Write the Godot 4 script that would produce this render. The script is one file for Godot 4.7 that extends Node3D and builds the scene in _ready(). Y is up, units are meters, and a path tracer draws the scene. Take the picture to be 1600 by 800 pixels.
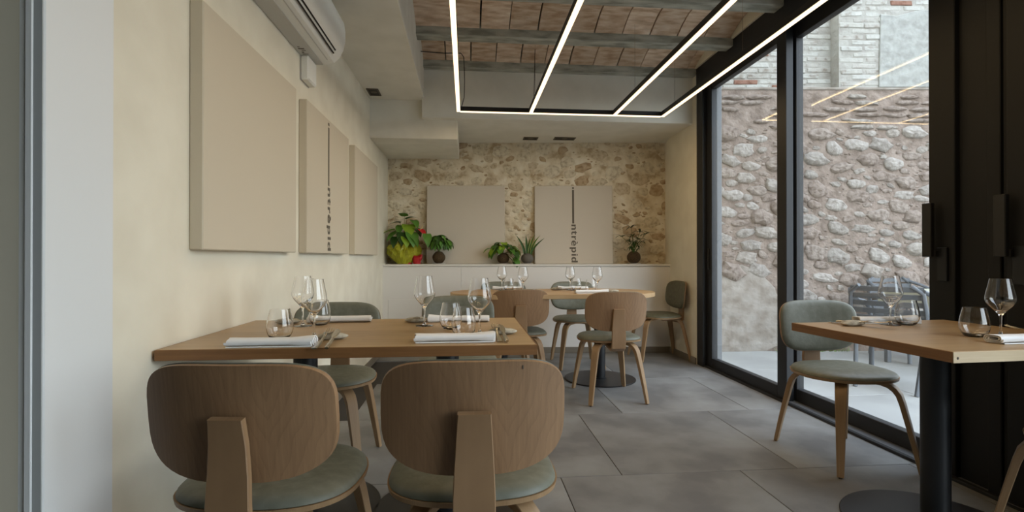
extends Node3D
# A small restaurant dining room: long cream wall with canvases, stone niche at the end, sliding windows to a courtyard.
# X to the window side, Y up, D = depth into the room (z = -D). Metres.

var rng := RandomNumberGenerator.new()
var M := {}
var taken := {}

# ---------------------------------------------------------------- shape builder
class Shape:
	var v := PackedVector3Array()
	var uv := PackedVector2Array()
	func tri(a: Vector3, b: Vector3, c: Vector3, ua := Vector2.ZERO, ub := Vector2.ZERO, uc := Vector2.ZERO) -> void:
		if (b - a).cross(c - a).length_squared() < 1e-18:
			return
		v.append(a); v.append(b); v.append(c)
		uv.append(ua); uv.append(ub); uv.append(uc)
	func quad(a: Vector3, b: Vector3, c: Vector3, d: Vector3, ua := Vector2.ZERO, ub := Vector2.ZERO, uc := Vector2.ZERO, ud := Vector2.ZERO) -> void:
		tri(a, b, c, ua, ub, uc)
		tri(a, c, d, ua, uc, ud)
	# rows of points; wrap joins the last column to the first
	func grid(rows: Array, wrap := false, flip := false, uvs := []) -> void:
		for i in rows.size() - 1:
			var r0: PackedVector3Array = rows[i]
			var r1: PackedVector3Array = rows[i + 1]
			var n := r0.size()
			for j in (n if wrap else n - 1):
				var k := (j + 1) % n
				var ua := Vector2(float(j) / n, float(i) / rows.size())
				var ub := Vector2(float(j + 1) / n, float(i) / rows.size())
				var uc := Vector2(float(j + 1) / n, float(i + 1) / rows.size())
				var ud := Vector2(float(j) / n, float(i + 1) / rows.size())
				if uvs.size():
					ua = uvs[i][j]; ub = uvs[i][k]; uc = uvs[i + 1][k]; ud = uvs[i + 1][j]
				if flip:
					quad(r0[j], r1[j], r1[k], r0[k], ua, ud, uc, ub)
				else:
					quad(r0[j], r0[k], r1[k], r1[j], ua, ub, uc, ud)
	func fan(ring: PackedVector3Array, flip := false) -> void:
		var c := Vector3.ZERO
		for p in ring:
			c += p
		c /= ring.size()
		for j in ring.size():
			var k := (j + 1) % ring.size()
			if flip:
				tri(c, ring[k], ring[j], Vector2(c.x, c.y), Vector2(ring[k].x, ring[k].y), Vector2(ring[j].x, ring[j].y))
			else:
				tri(c, ring[j], ring[k], Vector2(c.x, c.y), Vector2(ring[j].x, ring[j].y), Vector2(ring[k].x, ring[k].y))
	# box with chamfered edges
	func box(c: Vector3, s: Vector3, b := 0.0, basis := Basis.IDENTITY) -> void:
		var h := s / 2
		b = minf(b, minf(h.x, minf(h.y, h.z)) * 0.9)
		var start := v.size()
		var ax := [Vector3.RIGHT, Vector3.UP, Vector3.BACK]
		for a in 3:
			for sg in [-1.0, 1.0]:
				var n: Vector3 = ax[a] * sg
				var u: Vector3 = ax[(a + 1) % 3]
				var w: Vector3 = ax[(a + 2) % 3]
				var hn: float = h[a]
				var hu: float = h[(a + 1) % 3] - b
				var hw: float = h[(a + 2) % 3] - b
				var p := [n * hn - u * hu - w * hw, n * hn + u * hu - w * hw, n * hn + u * hu + w * hw, n * hn - u * hu + w * hw]
				if sg < 0:
					p.reverse()
				var q := []
				for pp in p:
					q.append(_buv(pp, a))
				quad(p[0], p[1], p[2], p[3], q[0], q[1], q[2], q[3])
				if b > 0.0 and a < 3:
					# edge strip between face n and face +-u
					for su in [-1.0, 1.0]:
						var e0: Vector3 = n * hn + u * su * hu - w * hw
						var e1: Vector3 = n * hn + u * su * hu + w * hw
						var f0: Vector3 = n * (hn - b) + u * su * (hu + b) - w * hw
						var f1: Vector3 = n * (hn - b) + u * su * (hu + b) + w * hw
						if su * sg > 0:
							quad(e0, f0, f1, e1, _buv(e0, a), _buv(f0, a), _buv(f1, a), _buv(e1, a))
						else:
							quad(e0, e1, f1, f0, _buv(e0, a), _buv(e1, a), _buv(f1, a), _buv(f0, a))
		if b > 0.0:
			for sx in [-1.0, 1.0]:
				for sy in [-1.0, 1.0]:
					for sz in [-1.0, 1.0]:
						var px := Vector3(sx * h.x, sy * (h.y - b), sz * (h.z - b))
						var py := Vector3(sx * (h.x - b), sy * h.y, sz * (h.z - b))
						var pz := Vector3(sx * (h.x - b), sy * (h.y - b), sz * h.z)
						if sx * sy * sz > 0:
							tri(px, py, pz)
						else:
							tri(px, pz, py)
		for i in range(start, v.size()):
			v[i] = basis * v[i] + c
	func _buv(p: Vector3, a: int) -> Vector2:
		return Vector2(p.z, p.y) if a == 0 else Vector2(p.x, p.z) if a == 1 else Vector2(p.x, p.y)
	# surface of revolution about y, profile from bottom outside up (closed profiles give solids)
	func lathe(profile: Array, seg := 32, at := Vector3.ZERO) -> void:
		var rows := []
		for p in profile:
			var r := PackedVector3Array()
			for j in seg:
				var t := TAU * j / seg
				r.append(at + Vector3(p.x * cos(t), p.y, -p.x * sin(t)))
			rows.append(r)
		grid(rows, true)
	# tube of elliptical or rectangular section along a path; w and t are half sizes per point, side = width direction
	func sweep(path: Array, side: Array, w: Array, t: Array, n := 4, round := 0.0, caps := true) -> void:
		var rings := []
		for i in path.size():
			var a: Vector3 = path[maxi(i - 1, 0)]
			var b: Vector3 = path[mini(i + 1, path.size() - 1)]
			var d := (b - a).normalized()
			var s: Vector3 = side[mini(i, side.size() - 1)]
			s = (s - d * s.dot(d)).normalized()
			var up := d.cross(s).normalized()
			var ring := PackedVector3Array()
			var ww: float = w[mini(i, w.size() - 1)]
			var tt: float = t[mini(i, t.size() - 1)]
			if n == 4:
				var c := round
				var pts := [Vector2(-ww + c, -tt), Vector2(ww - c, -tt), Vector2(ww, -tt + c), Vector2(ww, tt - c), Vector2(ww - c, tt), Vector2(-ww + c, tt), Vector2(-ww, tt - c), Vector2(-ww, -tt + c)]
				if c <= 0.0:
					pts = [Vector2(-ww, -tt), Vector2(ww, -tt), Vector2(ww, tt), Vector2(-ww, tt)]
				for p in pts:
					ring.append(path[i] + s * p.x + up * p.y)
			else:
				for j in n:
					var ang := TAU * j / n
					ring.append(path[i] + s * cos(ang) * ww + up * sin(ang) * tt)
			rings.append(ring)
		var uvs := []
		var run := 0.0
		for i in rings.size():
			if i > 0:
				run += (path[i] as Vector3).distance_to(path[i - 1])
			var r := []
			var m: int = rings[i].size()
			for j in m:
				r.append(Vector2(0.02 * j, run))
			uvs.append(r)
		grid(rings, true, false, uvs)
		if caps:
			fan(rings[0], true)
			fan(rings[-1])
	# flat outline (counter-clockwise in x,y) pushed along z from z0 to z1, edges eased by b
	func prism(poly: PackedVector2Array, z0: float, z1: float, b := 0.0) -> void:
		var rows := []
		var c := Vector2.ZERO
		for p in poly:
			c += p
		c /= poly.size()
		var spec := [[0.0, z0], [0.0, z1]] if b <= 0.0 else [[b, z0], [0.0, z0 + b], [0.0, z1 - b], [b, z1]]
		var rings := []
		for sp in spec:
			var inner := poly
			if sp[0] > 0.0:
				inner = PackedVector2Array()
				for i in poly.size():
					var e0 := (poly[i] - poly[(i - 1 + poly.size()) % poly.size()]).normalized()
					var e1 := (poly[(i + 1) % poly.size()] - poly[i]).normalized()
					var nn := (Vector2(-e0.y, e0.x) + Vector2(-e1.y, e1.x)).normalized()
					inner.append(poly[i] + nn * sp[0] / maxf(0.5, nn.dot(Vector2(-e0.y, e0.x))))
			var r := PackedVector3Array()
			for p in inner:
				r.append(Vector3(p.x, p.y, sp[1]))
			rings.append(r)
		var uvs := []
		for r in rings:
			var q := []
			for p in r:
				q.append(Vector2(p.x + p.z, p.y))
			uvs.append(q)
		grid(rings, true, false, uvs)
		for e in [0, rings.size() - 1]:
			var flat := PackedVector2Array()
			for p in rings[e]:
				flat.append(Vector2(p.x, p.y))
			var ids := Geometry2D.triangulate_polygon(flat)
			for i in range(0, ids.size(), 3):
				var a: Vector3 = rings[e][ids[i]]
				var bb: Vector3 = rings[e][ids[i + 1]]
				var cc: Vector3 = rings[e][ids[i + 2]]
				var up := (bb - a).cross(cc - a).z > 0
				if up != (e > 0):
					var s := bb; bb = cc; cc = s
				tri(a, bb, cc, Vector2(a.x, a.y), Vector2(bb.x, bb.y), Vector2(cc.x, cc.y))
	func moved(t: Transform3D) -> Shape:
		for i in v.size():
			v[i] = t * v[i]
		return self
	func turned_out() -> Shape:
		var vol := 0.0
		for i in range(0, v.size(), 3):
			vol += v[i].dot(v[i + 1].cross(v[i + 2]))
		if vol < 0.0:
			for i in range(0, v.size(), 3):
				var s := v[i + 1]; v[i + 1] = v[i + 2]; v[i + 2] = s
				var q := uv[i + 1]; uv[i + 1] = uv[i + 2]; uv[i + 2] = q
		return self
	func commit(angle := 35.0) -> ArrayMesh:
		var fn := PackedVector3Array()
		var at := {}
		for i in range(0, v.size(), 3):
			var n := (v[i + 1] - v[i]).cross(v[i + 2] - v[i])
			fn.append(n)
			for k in 3:
				var key := Vector3i((v[i + k] * 20000.0).round())
				if not at.has(key):
					at[key] = PackedInt32Array()
				at[key].append(i / 3)
		var cosmin := cos(deg_to_rad(angle))
		var pos := PackedVector3Array()
		var nor := PackedVector3Array()
		var uvo := PackedVector2Array()
		for i in range(0, v.size(), 3):
			var f := fn[i / 3].normalized()
			for k in [0, 2, 1]:
				var sum := Vector3.ZERO
				for q in at[Vector3i((v[i + k] * 20000.0).round())]:
					if fn[q].normalized().dot(f) >= cosmin:
						sum += fn[q]
				pos.append(v[i + k])
				nor.append(sum.normalized() if sum.length_squared() > 0 else f)
				uvo.append(uv[i + k])
		var arr := []
		arr.resize(Mesh.ARRAY_MAX)
		arr[Mesh.ARRAY_VERTEX] = pos
		arr[Mesh.ARRAY_NORMAL] = nor
		arr[Mesh.ARRAY_TEX_UV] = uvo
		var m := ArrayMesh.new()
		m.add_surface_from_arrays(Mesh.PRIMITIVE_TRIANGLES, arr)
		return m

# ---------------------------------------------------------------- scene helpers
func P(x: float, y: float, d: float) -> Vector3:
	return Vector3(x, y, -d)

func numbered(n: String) -> String:
	if not taken.has(n):
		taken[n] = 0
		return n
	taken[n] += 1
	return "%s_%03d" % [n, taken[n]]

func tag(o: Node, label: String, category: String, group := "") -> Node:
	o.set_meta("label", label)
	o.set_meta("category", category)
	if group:
		o.set_meta("group", group)
	return o

func part(called: String, mesh: Mesh, m: Material, parent: Node, at := Vector3.ZERO, basis := Basis.IDENTITY) -> MeshInstance3D:
	var o := MeshInstance3D.new()
	o.name = called
	o.mesh = mesh
	o.material_override = m
	o.transform = Transform3D(basis, at)
	parent.add_child(o, true)
	return o

func base(called: String, at := Vector3.ZERO, turn := 0.0) -> Node3D:
	var o := Node3D.new()
	o.name = numbered(called)
	o.position = at
	o.rotation.y = turn
	add_child(o, true)
	return o

func struct(called: String, mesh: Mesh, m: Material, at := Vector3.ZERO, turn := 0.0) -> MeshInstance3D:
	var o := MeshInstance3D.new()
	o.name = called
	o.mesh = mesh
	o.material_override = m
	o.position = at
	o.rotation.y = turn
	add_child(o, true)
	o.set_meta("kind", "structure")
	return o

func copy_of(src: Node3D, called: String, at: Vector3, turn: float) -> Node3D:
	var c: Node3D = src.duplicate()
	c.name = numbered(called)
	add_child(c, true)
	c.position = at
	c.rotation.y = turn
	return c

func boxm(s: Vector3, b := 0.0) -> ArrayMesh:
	var k := Shape.new()
	k.box(Vector3.ZERO, s, b)
	return k.commit(20)

func span(x0: float, x1: float, y0: float, y1: float, d0: float, d1: float, b := 0.0) -> ArrayMesh:
	var k := Shape.new()
	k.box(Vector3((x0 + x1) / 2, (y0 + y1) / 2, -(d0 + d1) / 2), Vector3(x1 - x0, y1 - y0, d1 - d0), b)
	return k.commit(20)

# ---------------------------------------------------------------- materials
func noise_tex(freq: float, colors: Array, stops: Array, sd := 1, oct := 4, size := 512, warp := 0.0, normal := 0.0, kind := FastNoiseLite.TYPE_SIMPLEX_SMOOTH) -> NoiseTexture2D:
	var n := FastNoiseLite.new()
	n.noise_type = kind
	n.seed = sd
	n.frequency = freq
	n.fractal_octaves = oct
	if warp > 0.0:
		n.domain_warp_enabled = true
		n.domain_warp_amplitude = warp
		n.domain_warp_frequency = freq
	var t := NoiseTexture2D.new()
	t.width = size
	t.height = size
	t.seamless = true
	t.noise = n
	if normal > 0.0:
		t.as_normal_map = true
		t.bump_strength = normal
	elif colors.size():
		var g := Gradient.new()
		g.offsets = PackedFloat32Array(stops)
		g.colors = PackedColorArray(colors)
		t.color_ramp = g
	return t

func rgb8(r: int, g: int, b: int) -> Color:
	return Color(r / 255.0, g / 255.0, b / 255.0)

func plain(c: Color, rough := 0.7, metal := 0.0, spec := 0.5) -> StandardMaterial3D:
	var m := StandardMaterial3D.new()
	m.albedo_color = c
	m.roughness = rough
	m.metallic = metal
	m.metallic_specular = spec
	return m

func tri_mat(tex: Texture2D, scale: Vector3, rough := 0.7, world := true, spec := 0.5) -> StandardMaterial3D:
	var m := plain(Color.WHITE, rough, 0.0, spec)
	m.albedo_texture = tex
	m.uv1_triplanar = true
	m.uv1_world_triplanar = world
	m.uv1_scale = scale
	return m

func bump(m: StandardMaterial3D, tex: Texture2D, cm: float) -> StandardMaterial3D:
	m.heightmap_enabled = true
	m.heightmap_texture = tex
	m.heightmap_scale = cm
	return m

# sliced veneer: tall arches of grain beside straight grain
func veneer_image(base_c: Color, dark_c: Color, sd: int, lines: float, strength: float) -> ImageTexture:
	var s := 384
	var im := Image.create(s, s, false, Image.FORMAT_RGB8)
	var n := FastNoiseLite.new()
	n.seed = sd
	n.frequency = 0.012
	n.fractal_octaves = 3
	var f := FastNoiseLite.new()
	f.seed = sd + 7
	f.frequency = 0.05
	f.fractal_octaves = 4
	for y in s:
		for x in s:
			var u := float(x) / s
			var w := float(y) / s
			var arch := absf(u - 0.66) * 2.4 + 0.75 * w * w + 0.16 * n.get_noise_2d(x * 0.5, y * 0.35)
			var ring := arch * lines
			var fr := ring - floorf(ring)
			var line := pow(fr, 4.0) * strength * smoothstep(0.0, 0.25, 0.55 - absf(u - 0.66))
			var streak := 0.5 + 0.5 * f.get_noise_2d(x * 2.6, y * 0.10)
			var pore := 0.5 + 0.5 * f.get_noise_2d(x * 9.0 + 500, y * 0.5)
			var k := clampf(0.36 * streak + 0.16 * pore + 0.22 * line + 0.22 * n.get_noise_2d(x * 0.6, y * 0.2 + 900), 0, 1)
			im.set_pixel(x, y, base_c.lerp(dark_c, k))
	return ImageTexture.create_from_image(im)

# solid boards glued side by side, grain along u
func boards_image(base_c: Color, dark_c: Color, sd: int, rows: int) -> ImageTexture:
	var s := 512
	var im := Image.create(s, s, false, Image.FORMAT_RGB8)
	var f := FastNoiseLite.new()
	f.seed = sd
	f.frequency = 0.03
	f.fractal_octaves = 4
	for y in s:
		var row := int(float(y) * rows / s)
		var tone := 0.22 * sin(row * 12.9898 + sd) 
		for x in s:
			var a := 0.5 + 0.5 * f.get_noise_2d(x * 0.12 + row * 311, y * 2.2)
			var b := 0.5 + 0.5 * f.get_noise_2d(x * 0.5 + row * 77, y * 7.0 + 900)
			var c := 0.5 + 0.5 * f.get_noise_2d(x * 0.2 + row * 177, y * 0.5 + 300)
			im.set_pixel(x, y, base_c.lerp(dark_c, clampf(0.45 * a + 0.25 * b + 0.25 * c + tone - 0.05, 0, 1)))
	return ImageTexture.create_from_image(im)

func make_materials() -> void:
	var fine := noise_tex(0.05, [], [], 5, 4, 512)
	var coarse := noise_tex(0.012, [], [], 6, 5, 512)
	M.fine = fine
	M.coarse = coarse
	var plaster := noise_tex(0.008, [rgb8(226, 218, 198), rgb8(234, 227, 208)], [0.2, 0.8], 3, 4, 512)
	M.cream = bump(tri_mat(plaster, Vector3.ONE * 0.7, 0.85), fine, 0.03)
	var plaster_w := noise_tex(0.008, [rgb8(227, 223, 210), rgb8(235, 231, 219)], [0.2, 0.8], 4, 4, 512)
	M.offwhite = bump(tri_mat(plaster_w, Vector3.ONE * 0.7, 0.85), fine, 0.03)
	M.white_paint = plain(rgb8(226, 228, 228), 0.5)
	M.shelf_white = plain(rgb8(222, 218, 210), 0.45)
	M.panel_white = plain(rgb8(226, 222, 216), 0.4)
	M.fill_cut_grey = plain(rgb8(128, 122, 108), 0.8)  # dark tone given to the unseen rear walls to cut fill light
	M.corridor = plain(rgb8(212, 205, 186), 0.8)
	M.pier_return_shade = plain(rgb8(175, 178, 178), 0.5)  # shade on the pier's end face, put into the grey
	M.floor_tiles = []
	for i in 4:
		var k := 4 * (i % 3) - 4
		var ft := noise_tex(0.006, [rgb8(114 + k, 112 + k, 110 + k), rgb8(129 + k, 127 + k, 124 + k), rgb8(142 + k, 141 + k, 138 + k)], [0.2, 0.5, 0.85], 20 + i, 6, 512, 40.0)
		var fm := bump(tri_mat(ft, Vector3.ONE * 0.55, 0.58, true, 0.35), fine, 0.01)
		fm.uv1_offset = Vector3(0.37 * i, 0.11 * i, 0.53 * i)
		M.floor_tiles.append(fm)
	M.ext_plaster = plain(rgb8(126, 127, 128), 0.9)
	M.grout = plain(rgb8(62, 58, 54), 0.9)
	M.court_tiles = []
	for i in 3:
		var k := 5 * i - 5
		var ct := noise_tex(0.006, [rgb8(150 + k, 149 + k, 146 + k), rgb8(167 + k, 166 + k, 162 + k)], [0.2, 0.8], 30 + i, 6, 256, 40.0)
		M.court_tiles.append(tri_mat(ct, Vector3.ONE * 0.5, 0.7))
	M.court_grout = plain(rgb8(132, 131, 128), 0.9)
	M.baseboard = plain(rgb8(122, 112, 98), 0.55)
	# vault tiles
	M.vault = []
	for i in 5:
		var k: int = [0, 8, -8, 14, -4][i]
		var vt := noise_tex(0.02, [rgb8(172 + k, 142 + k, 114 + k), rgb8(200 + k, 172 + k, 144 + k), rgb8(214 + k, 192 + k, 168 + k), rgb8(224 + k, 208 + k, 188 + k)], [0.15, 0.42, 0.66, 0.9], 40 + i, 4, 512, 12.0)
		var vm := bump(tri_mat(vt, Vector3(0.45, 1.7, 1.7), 0.9, true), noise_tex(0.03, [], [], 60 + i, 4, 256), 0.12)
		vm.uv1_offset = Vector3(i * 0.23, i * 0.31, i * 0.17)
		M.vault.append(vm)
	M.vault_joint = plain(rgb8(60, 48, 38), 0.95)
	var conc := noise_tex(0.01, [rgb8(138, 138, 126), rgb8(168, 167, 154), rgb8(190, 189, 176)], [0.2, 0.5, 0.85], 71, 6, 512, 20.0)
	M.concrete = bump(tri_mat(conc, Vector3(0.6, 2.0, 2.0), 0.9), fine, 0.12)
	M.black_metal = plain(rgb8(30, 31, 33), 0.42, 0.3)
	M.black_frame = bump(plain(rgb8(34, 35, 38), 0.5, 0.1), fine, 0.0)
	M.dark_leaf = plain(rgb8(27, 27, 27), 0.55, 0.0, 0.35)
	M.base_metal = plain(rgb8(40, 37, 36), 0.45, 0.35)
	M.track_grey = plain(rgb8(128, 130, 132), 0.4, 0.5)
	M.led_black = plain(rgb8(24, 22, 20), 0.5)
	# timber
	M.veneer = plain(Color.WHITE, 0.48)
	M.veneer.albedo_texture = veneer_image(rgb8(160, 126, 92), rgb8(104, 76, 52), 11, 9.0, 0.8)
	M.veneer2 = plain(Color.WHITE, 0.48)
	M.veneer2.albedo_texture = veneer_image(rgb8(160, 128, 94), rgb8(108, 80, 54), 23, 6.0, 0.5)
	M.leg_wood = plain(Color.WHITE, 0.45)
	M.leg_wood.albedo_texture = veneer_image(rgb8(168, 138, 102), rgb8(122, 94, 66), 31, 3.0, 0.3)
	M.leg_wood.uv1_scale = Vector3(3, 1.2, 1)
	M.ply_edge = plain(rgb8(190, 166, 132), 0.55)
	M.table_wood = plain(Color.WHITE, 0.36, 0.0, 0.5)
	M.table_wood.albedo_texture = boards_image(rgb8(184, 154, 112), rgb8(136, 106, 70), 3, 6)
	M.oak_wood = plain(Color.WHITE, 0.4, 0.0, 0.5)
	M.oak_wood.albedo_texture = boards_image(rgb8(190, 158, 116), rgb8(150, 118, 80), 9, 6)
	M.edge_wood = plain(Color.WHITE, 0.45)
	M.edge_wood.albedo_texture = boards_image(rgb8(158, 114, 70), rgb8(116, 78, 44), 14, 3)
	M.edge_pale = plain(Color.WHITE, 0.5)
	M.edge_pale.albedo_texture = boards_image(rgb8(204, 184, 150), rgb8(174, 150, 116), 15, 3)
	M.screw = plain(rgb8(70, 60, 50), 0.4, 0.6)
	var lt := noise_tex(0.02, [rgb8(103, 104, 91), rgb8(111, 112, 99), rgb8(120, 121, 109)], [0.2, 0.55, 0.9], 81, 5, 512, 15.0)
	M.leather = bump(tri_mat(lt, Vector3.ONE * 2.2, 0.5, false, 0.45), fine, 0.04)
	var lt2 := noise_tex(0.02, [rgb8(82, 80, 62), rgb8(92, 90, 70), rgb8(102, 100, 80)], [0.2, 0.55, 0.9], 82, 5, 512, 15.0)
	M.leather_dark = bump(tri_mat(lt2, Vector3.ONE * 2.2, 0.5, false, 0.45), fine, 0.04)
	# table things
	M.glass = plain(Color(1, 1, 1, 0.0), 0.0)
	M.glass.refraction_enabled = true
	M.glass.refraction_scale = 0.05
	M.pane = plain(Color(0.97, 0.99, 0.98, 0.03), 0.0, 0.0, 0.33)
	M.pane.transparency = BaseMaterial3D.TRANSPARENCY_ALPHA
	M.linen = bump(plain(rgb8(236, 236, 236), 0.85), noise_tex(0.25, [], [], 91, 2, 256), 0.02)
	M.steel = plain(rgb8(196, 192, 184), 0.22, 1.0)
	var pebble := noise_tex(0.02, [rgb8(140, 132, 116), rgb8(176, 168, 150), rgb8(196, 190, 174)], [0.2, 0.5, 0.9], 95, 5, 256)
	M.pebble = tri_mat(pebble, Vector3.ONE * 8.0, 0.75, false)
	M.canvas = bump(plain(rgb8(206, 194, 172), 0.9), noise_tex(0.35, [], [], 97, 2, 512), 0.02)
	M.canvas.uv1_triplanar = true
	M.canvas.uv1_scale = Vector3.ONE * 3.0
	M.canvas2 = plain(rgb8(204, 194, 178), 0.85)
	M.ink = plain(rgb8(98, 90, 78), 0.8)
	M.ac_white = plain(rgb8(238, 237, 230), 0.35)
	M.ac_grey = plain(rgb8(200, 197, 190), 0.5)
	M.ac_slot = plain(rgb8(28, 26, 24), 0.6)
	M.vent_dark = plain(rgb8(92, 82, 66), 0.6)
	M.vent_inner = plain(rgb8(46, 42, 36), 0.7)
	# stones
	M.stones = []
	for c in [[148, 140, 132], [139, 127, 118], [156, 149, 142], [132, 119, 110], [143, 136, 129]]:
		var st := noise_tex(0.02, [rgb8(c[0] - 34, c[1] - 36, c[2] - 36), rgb8(c[0], c[1], c[2]), rgb8(c[0] + 16, c[1] + 16, c[2] + 16)], [0.1, 0.5, 0.95], 100 + c[0], 6, 256, 10.0)
		M.stones.append(bump(tri_mat(st, Vector3.ONE * 2.6, 0.95), coarse, 1.2))
	var mo := noise_tex(0.012, [rgb8(112, 98, 89), rgb8(136, 121, 111), rgb8(152, 138, 128)], [0.15, 0.5, 0.9], 131, 6, 512, 20.0)
	M.mortar = bump(tri_mat(mo, Vector3.ONE * 0.9, 0.95), coarse, 2.5)
	var rd := noise_tex(0.01, [rgb8(124, 114, 104), rgb8(146, 137, 128), rgb8(158, 151, 143)], [0.15, 0.5, 0.9], 133, 6, 512, 20.0)
	M.render_grey = bump(tri_mat(rd, Vector3.ONE * 1.0, 0.95), coarse, 1.0)
	M.bricks = []
	for c in [[168, 165, 158], [172, 170, 164], [162, 158, 151], [130, 95, 80]]:
		var bt := noise_tex(0.02, [rgb8(c[0] - 36, c[1] - 42, c[2] - 45), rgb8(c[0], c[1], c[2]), rgb8(mini(c[0] + 12, 255), mini(c[1] + 12, 255), mini(c[2] + 12, 255))], [0.08, 0.34, 0.9], 140 + c[0], 6, 256, 10.0)
		M.bricks.append(bump(tri_mat(bt, Vector3.ONE * 1.5, 0.95), coarse, 0.9))
	var bj := noise_tex(0.012, [rgb8(146, 141, 134), rgb8(165, 162, 155)], [0.2, 0.6], 151, 6, 256, 20.0)
	M.brick_joint = bump(tri_mat(bj, Vector3.ONE * 1.2, 0.95), coarse, 1.0)
	var ni := noise_tex(0.010, [rgb8(172, 150, 118), rgb8(212, 197, 168), rgb8(226, 214, 190), rgb8(234, 226, 207)], [0.12, 0.36, 0.6, 0.9], 161, 6, 512, 25.0)
	M.niche_mortar = bump(tri_mat(ni, Vector3.ONE * 0.9, 0.95), coarse, 1.6)
	var cm := noise_tex(0.02, [rgb8(140, 139, 134), rgb8(156, 156, 151), rgb8(167, 167, 162)], [0.15, 0.5, 0.9], 157, 6, 256, 20.0)
	M.cement = bump(tri_mat(cm, Vector3.ONE * 1.6, 0.95), coarse, 0.6)
	M.niche_stones = []
	for c in [[210, 197, 170], [200, 183, 154], [216, 205, 180], [184, 161, 129], [212, 200, 175]]:
		var st := noise_tex(0.02, [rgb8(c[0] - 34, c[1] - 38, c[2] - 38), rgb8(c[0], c[1], c[2]), rgb8(c[0] + 16, c[1] + 18, c[2] + 20)], [0.1, 0.45, 0.95], 170 + c[0], 6, 256, 10.0)
		M.niche_stones.append(bump(tri_mat(st, Vector3.ONE * 3.0, 0.95), coarse, 0.8))
	# plants
	M.leaf_green = leaf_mat(rgb8(84, 128, 48))
	M.leaf_dark = leaf_mat(rgb8(54, 84, 36))
	M.leaf_lime = leaf_mat(rgb8(128, 158, 44))
	M.leaf_olive = leaf_mat(rgb8(66, 76, 42))
	M.leaf_yellow = leaf_mat(rgb8(176, 186, 96))
	M.spathe = leaf_mat(rgb8(188, 26, 34))
	M.spadix = plain(rgb8(226, 206, 150), 0.6)
	M.stem = plain(rgb8(96, 104, 48), 0.7)
	M.wrap = leaf_mat(rgb8(168, 168, 50))
	M.wrap.roughness = 0.25
	M.wrap_red = plain(rgb8(170, 22, 26), 0.5)
	var moss := noise_tex(0.04, [rgb8(42, 30, 20), rgb8(78, 58, 36), rgb8(96, 82, 44)], [0.2, 0.5, 0.9], 191, 5, 256)
	M.moss = bump(tri_mat(moss, Vector3.ONE * 6.0, 0.95, false), fine, 0.5)
	M.pot_grey = bump(plain(rgb8(98, 92, 84), 0.85), fine, 0.1)
	M.saucer = plain(rgb8(214, 210, 204), 0.5)
	# courtyard furniture
	M.resin_grey = plain(rgb8(88, 93, 99), 0.5)
	M.cloth_tan = plain(rgb8(178, 176, 158), 0.85)
	M.weed = leaf_mat(rgb8(92, 110, 60))

func leaf_mat(c: Color) -> StandardMaterial3D:
	var m := plain(c, 0.45, 0.0, 0.4)
	m.backlight_enabled = true
	m.backlight = c * 0.5
	return m

func LX(d: float) -> float:   # the long wall's face
	return -0.975 + 0.0125 * d
const LTURN := -0.0125
const BTURN := -0.0885
func shelf_d(x: float) -> float:
	return 5.577 - 0.07 * x
func stone_d(x: float) -> float:
	return 5.90 - 0.089 * x
func court_d(x: float) -> float:
	return 5.70 - 0.089 * x

func _ready() -> void:
	# ---- camera
	var cam := Camera3D.new()
	cam.name = "camera"
	cam.fov = 53.13
	cam.position = Vector3(0, 1.03, 0)
	cam.rotation = Vector3(deg_to_rad(0.215), deg_to_rad(-5.07), 0)
	cam.near = 0.02
	add_child(cam)
	cam.current = true
	# ---- sky, exposure
	var sky_m := ProceduralSkyMaterial.new()
	sky_m.sky_top_color = Color(0.75, 0.815, 0.885)
	sky_m.sky_horizon_color = Color(0.90, 0.93, 0.925)
	sky_m.ground_bottom_color = Color(0.42, 0.40, 0.38)
	sky_m.ground_horizon_color = Color(0.62, 0.60, 0.58)
	sky_m.sky_curve = 0.25
	sky_m.sky_energy_multiplier = 2.0
	var sky := Sky.new()
	sky.sky_material = sky_m
	var env := Environment.new()
	env.background_mode = Environment.BG_SKY
	env.sky = sky
	env.background_energy_multiplier = 1.0
	env.tonemap_mode = Environment.TONE_MAPPER_LINEAR
	env.tonemap_exposure = 1.42
	env.sdfgi_enabled = true
	env.ssao_enabled = true
	env.ssil_enabled = true
	var we := WorldEnvironment.new()
	we.name = "world"
	we.environment = env
	add_child(we)
	LED_ENERGY = 0.085
	LED_GLOW = 1.3

	rng.seed = 4242
	make_materials()
	build_shell()
	build_ceiling()
	build_windows()
	build_niche_wall()
	build_courtyard()
	build_led_frame()
	build_tables()
	build_chairs()
	build_wall_things()
	build_plants()
	build_tableware()
	build_outdoor()

var LED_ENERGY := 1.0
var LED_GLOW := 2.0

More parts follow.
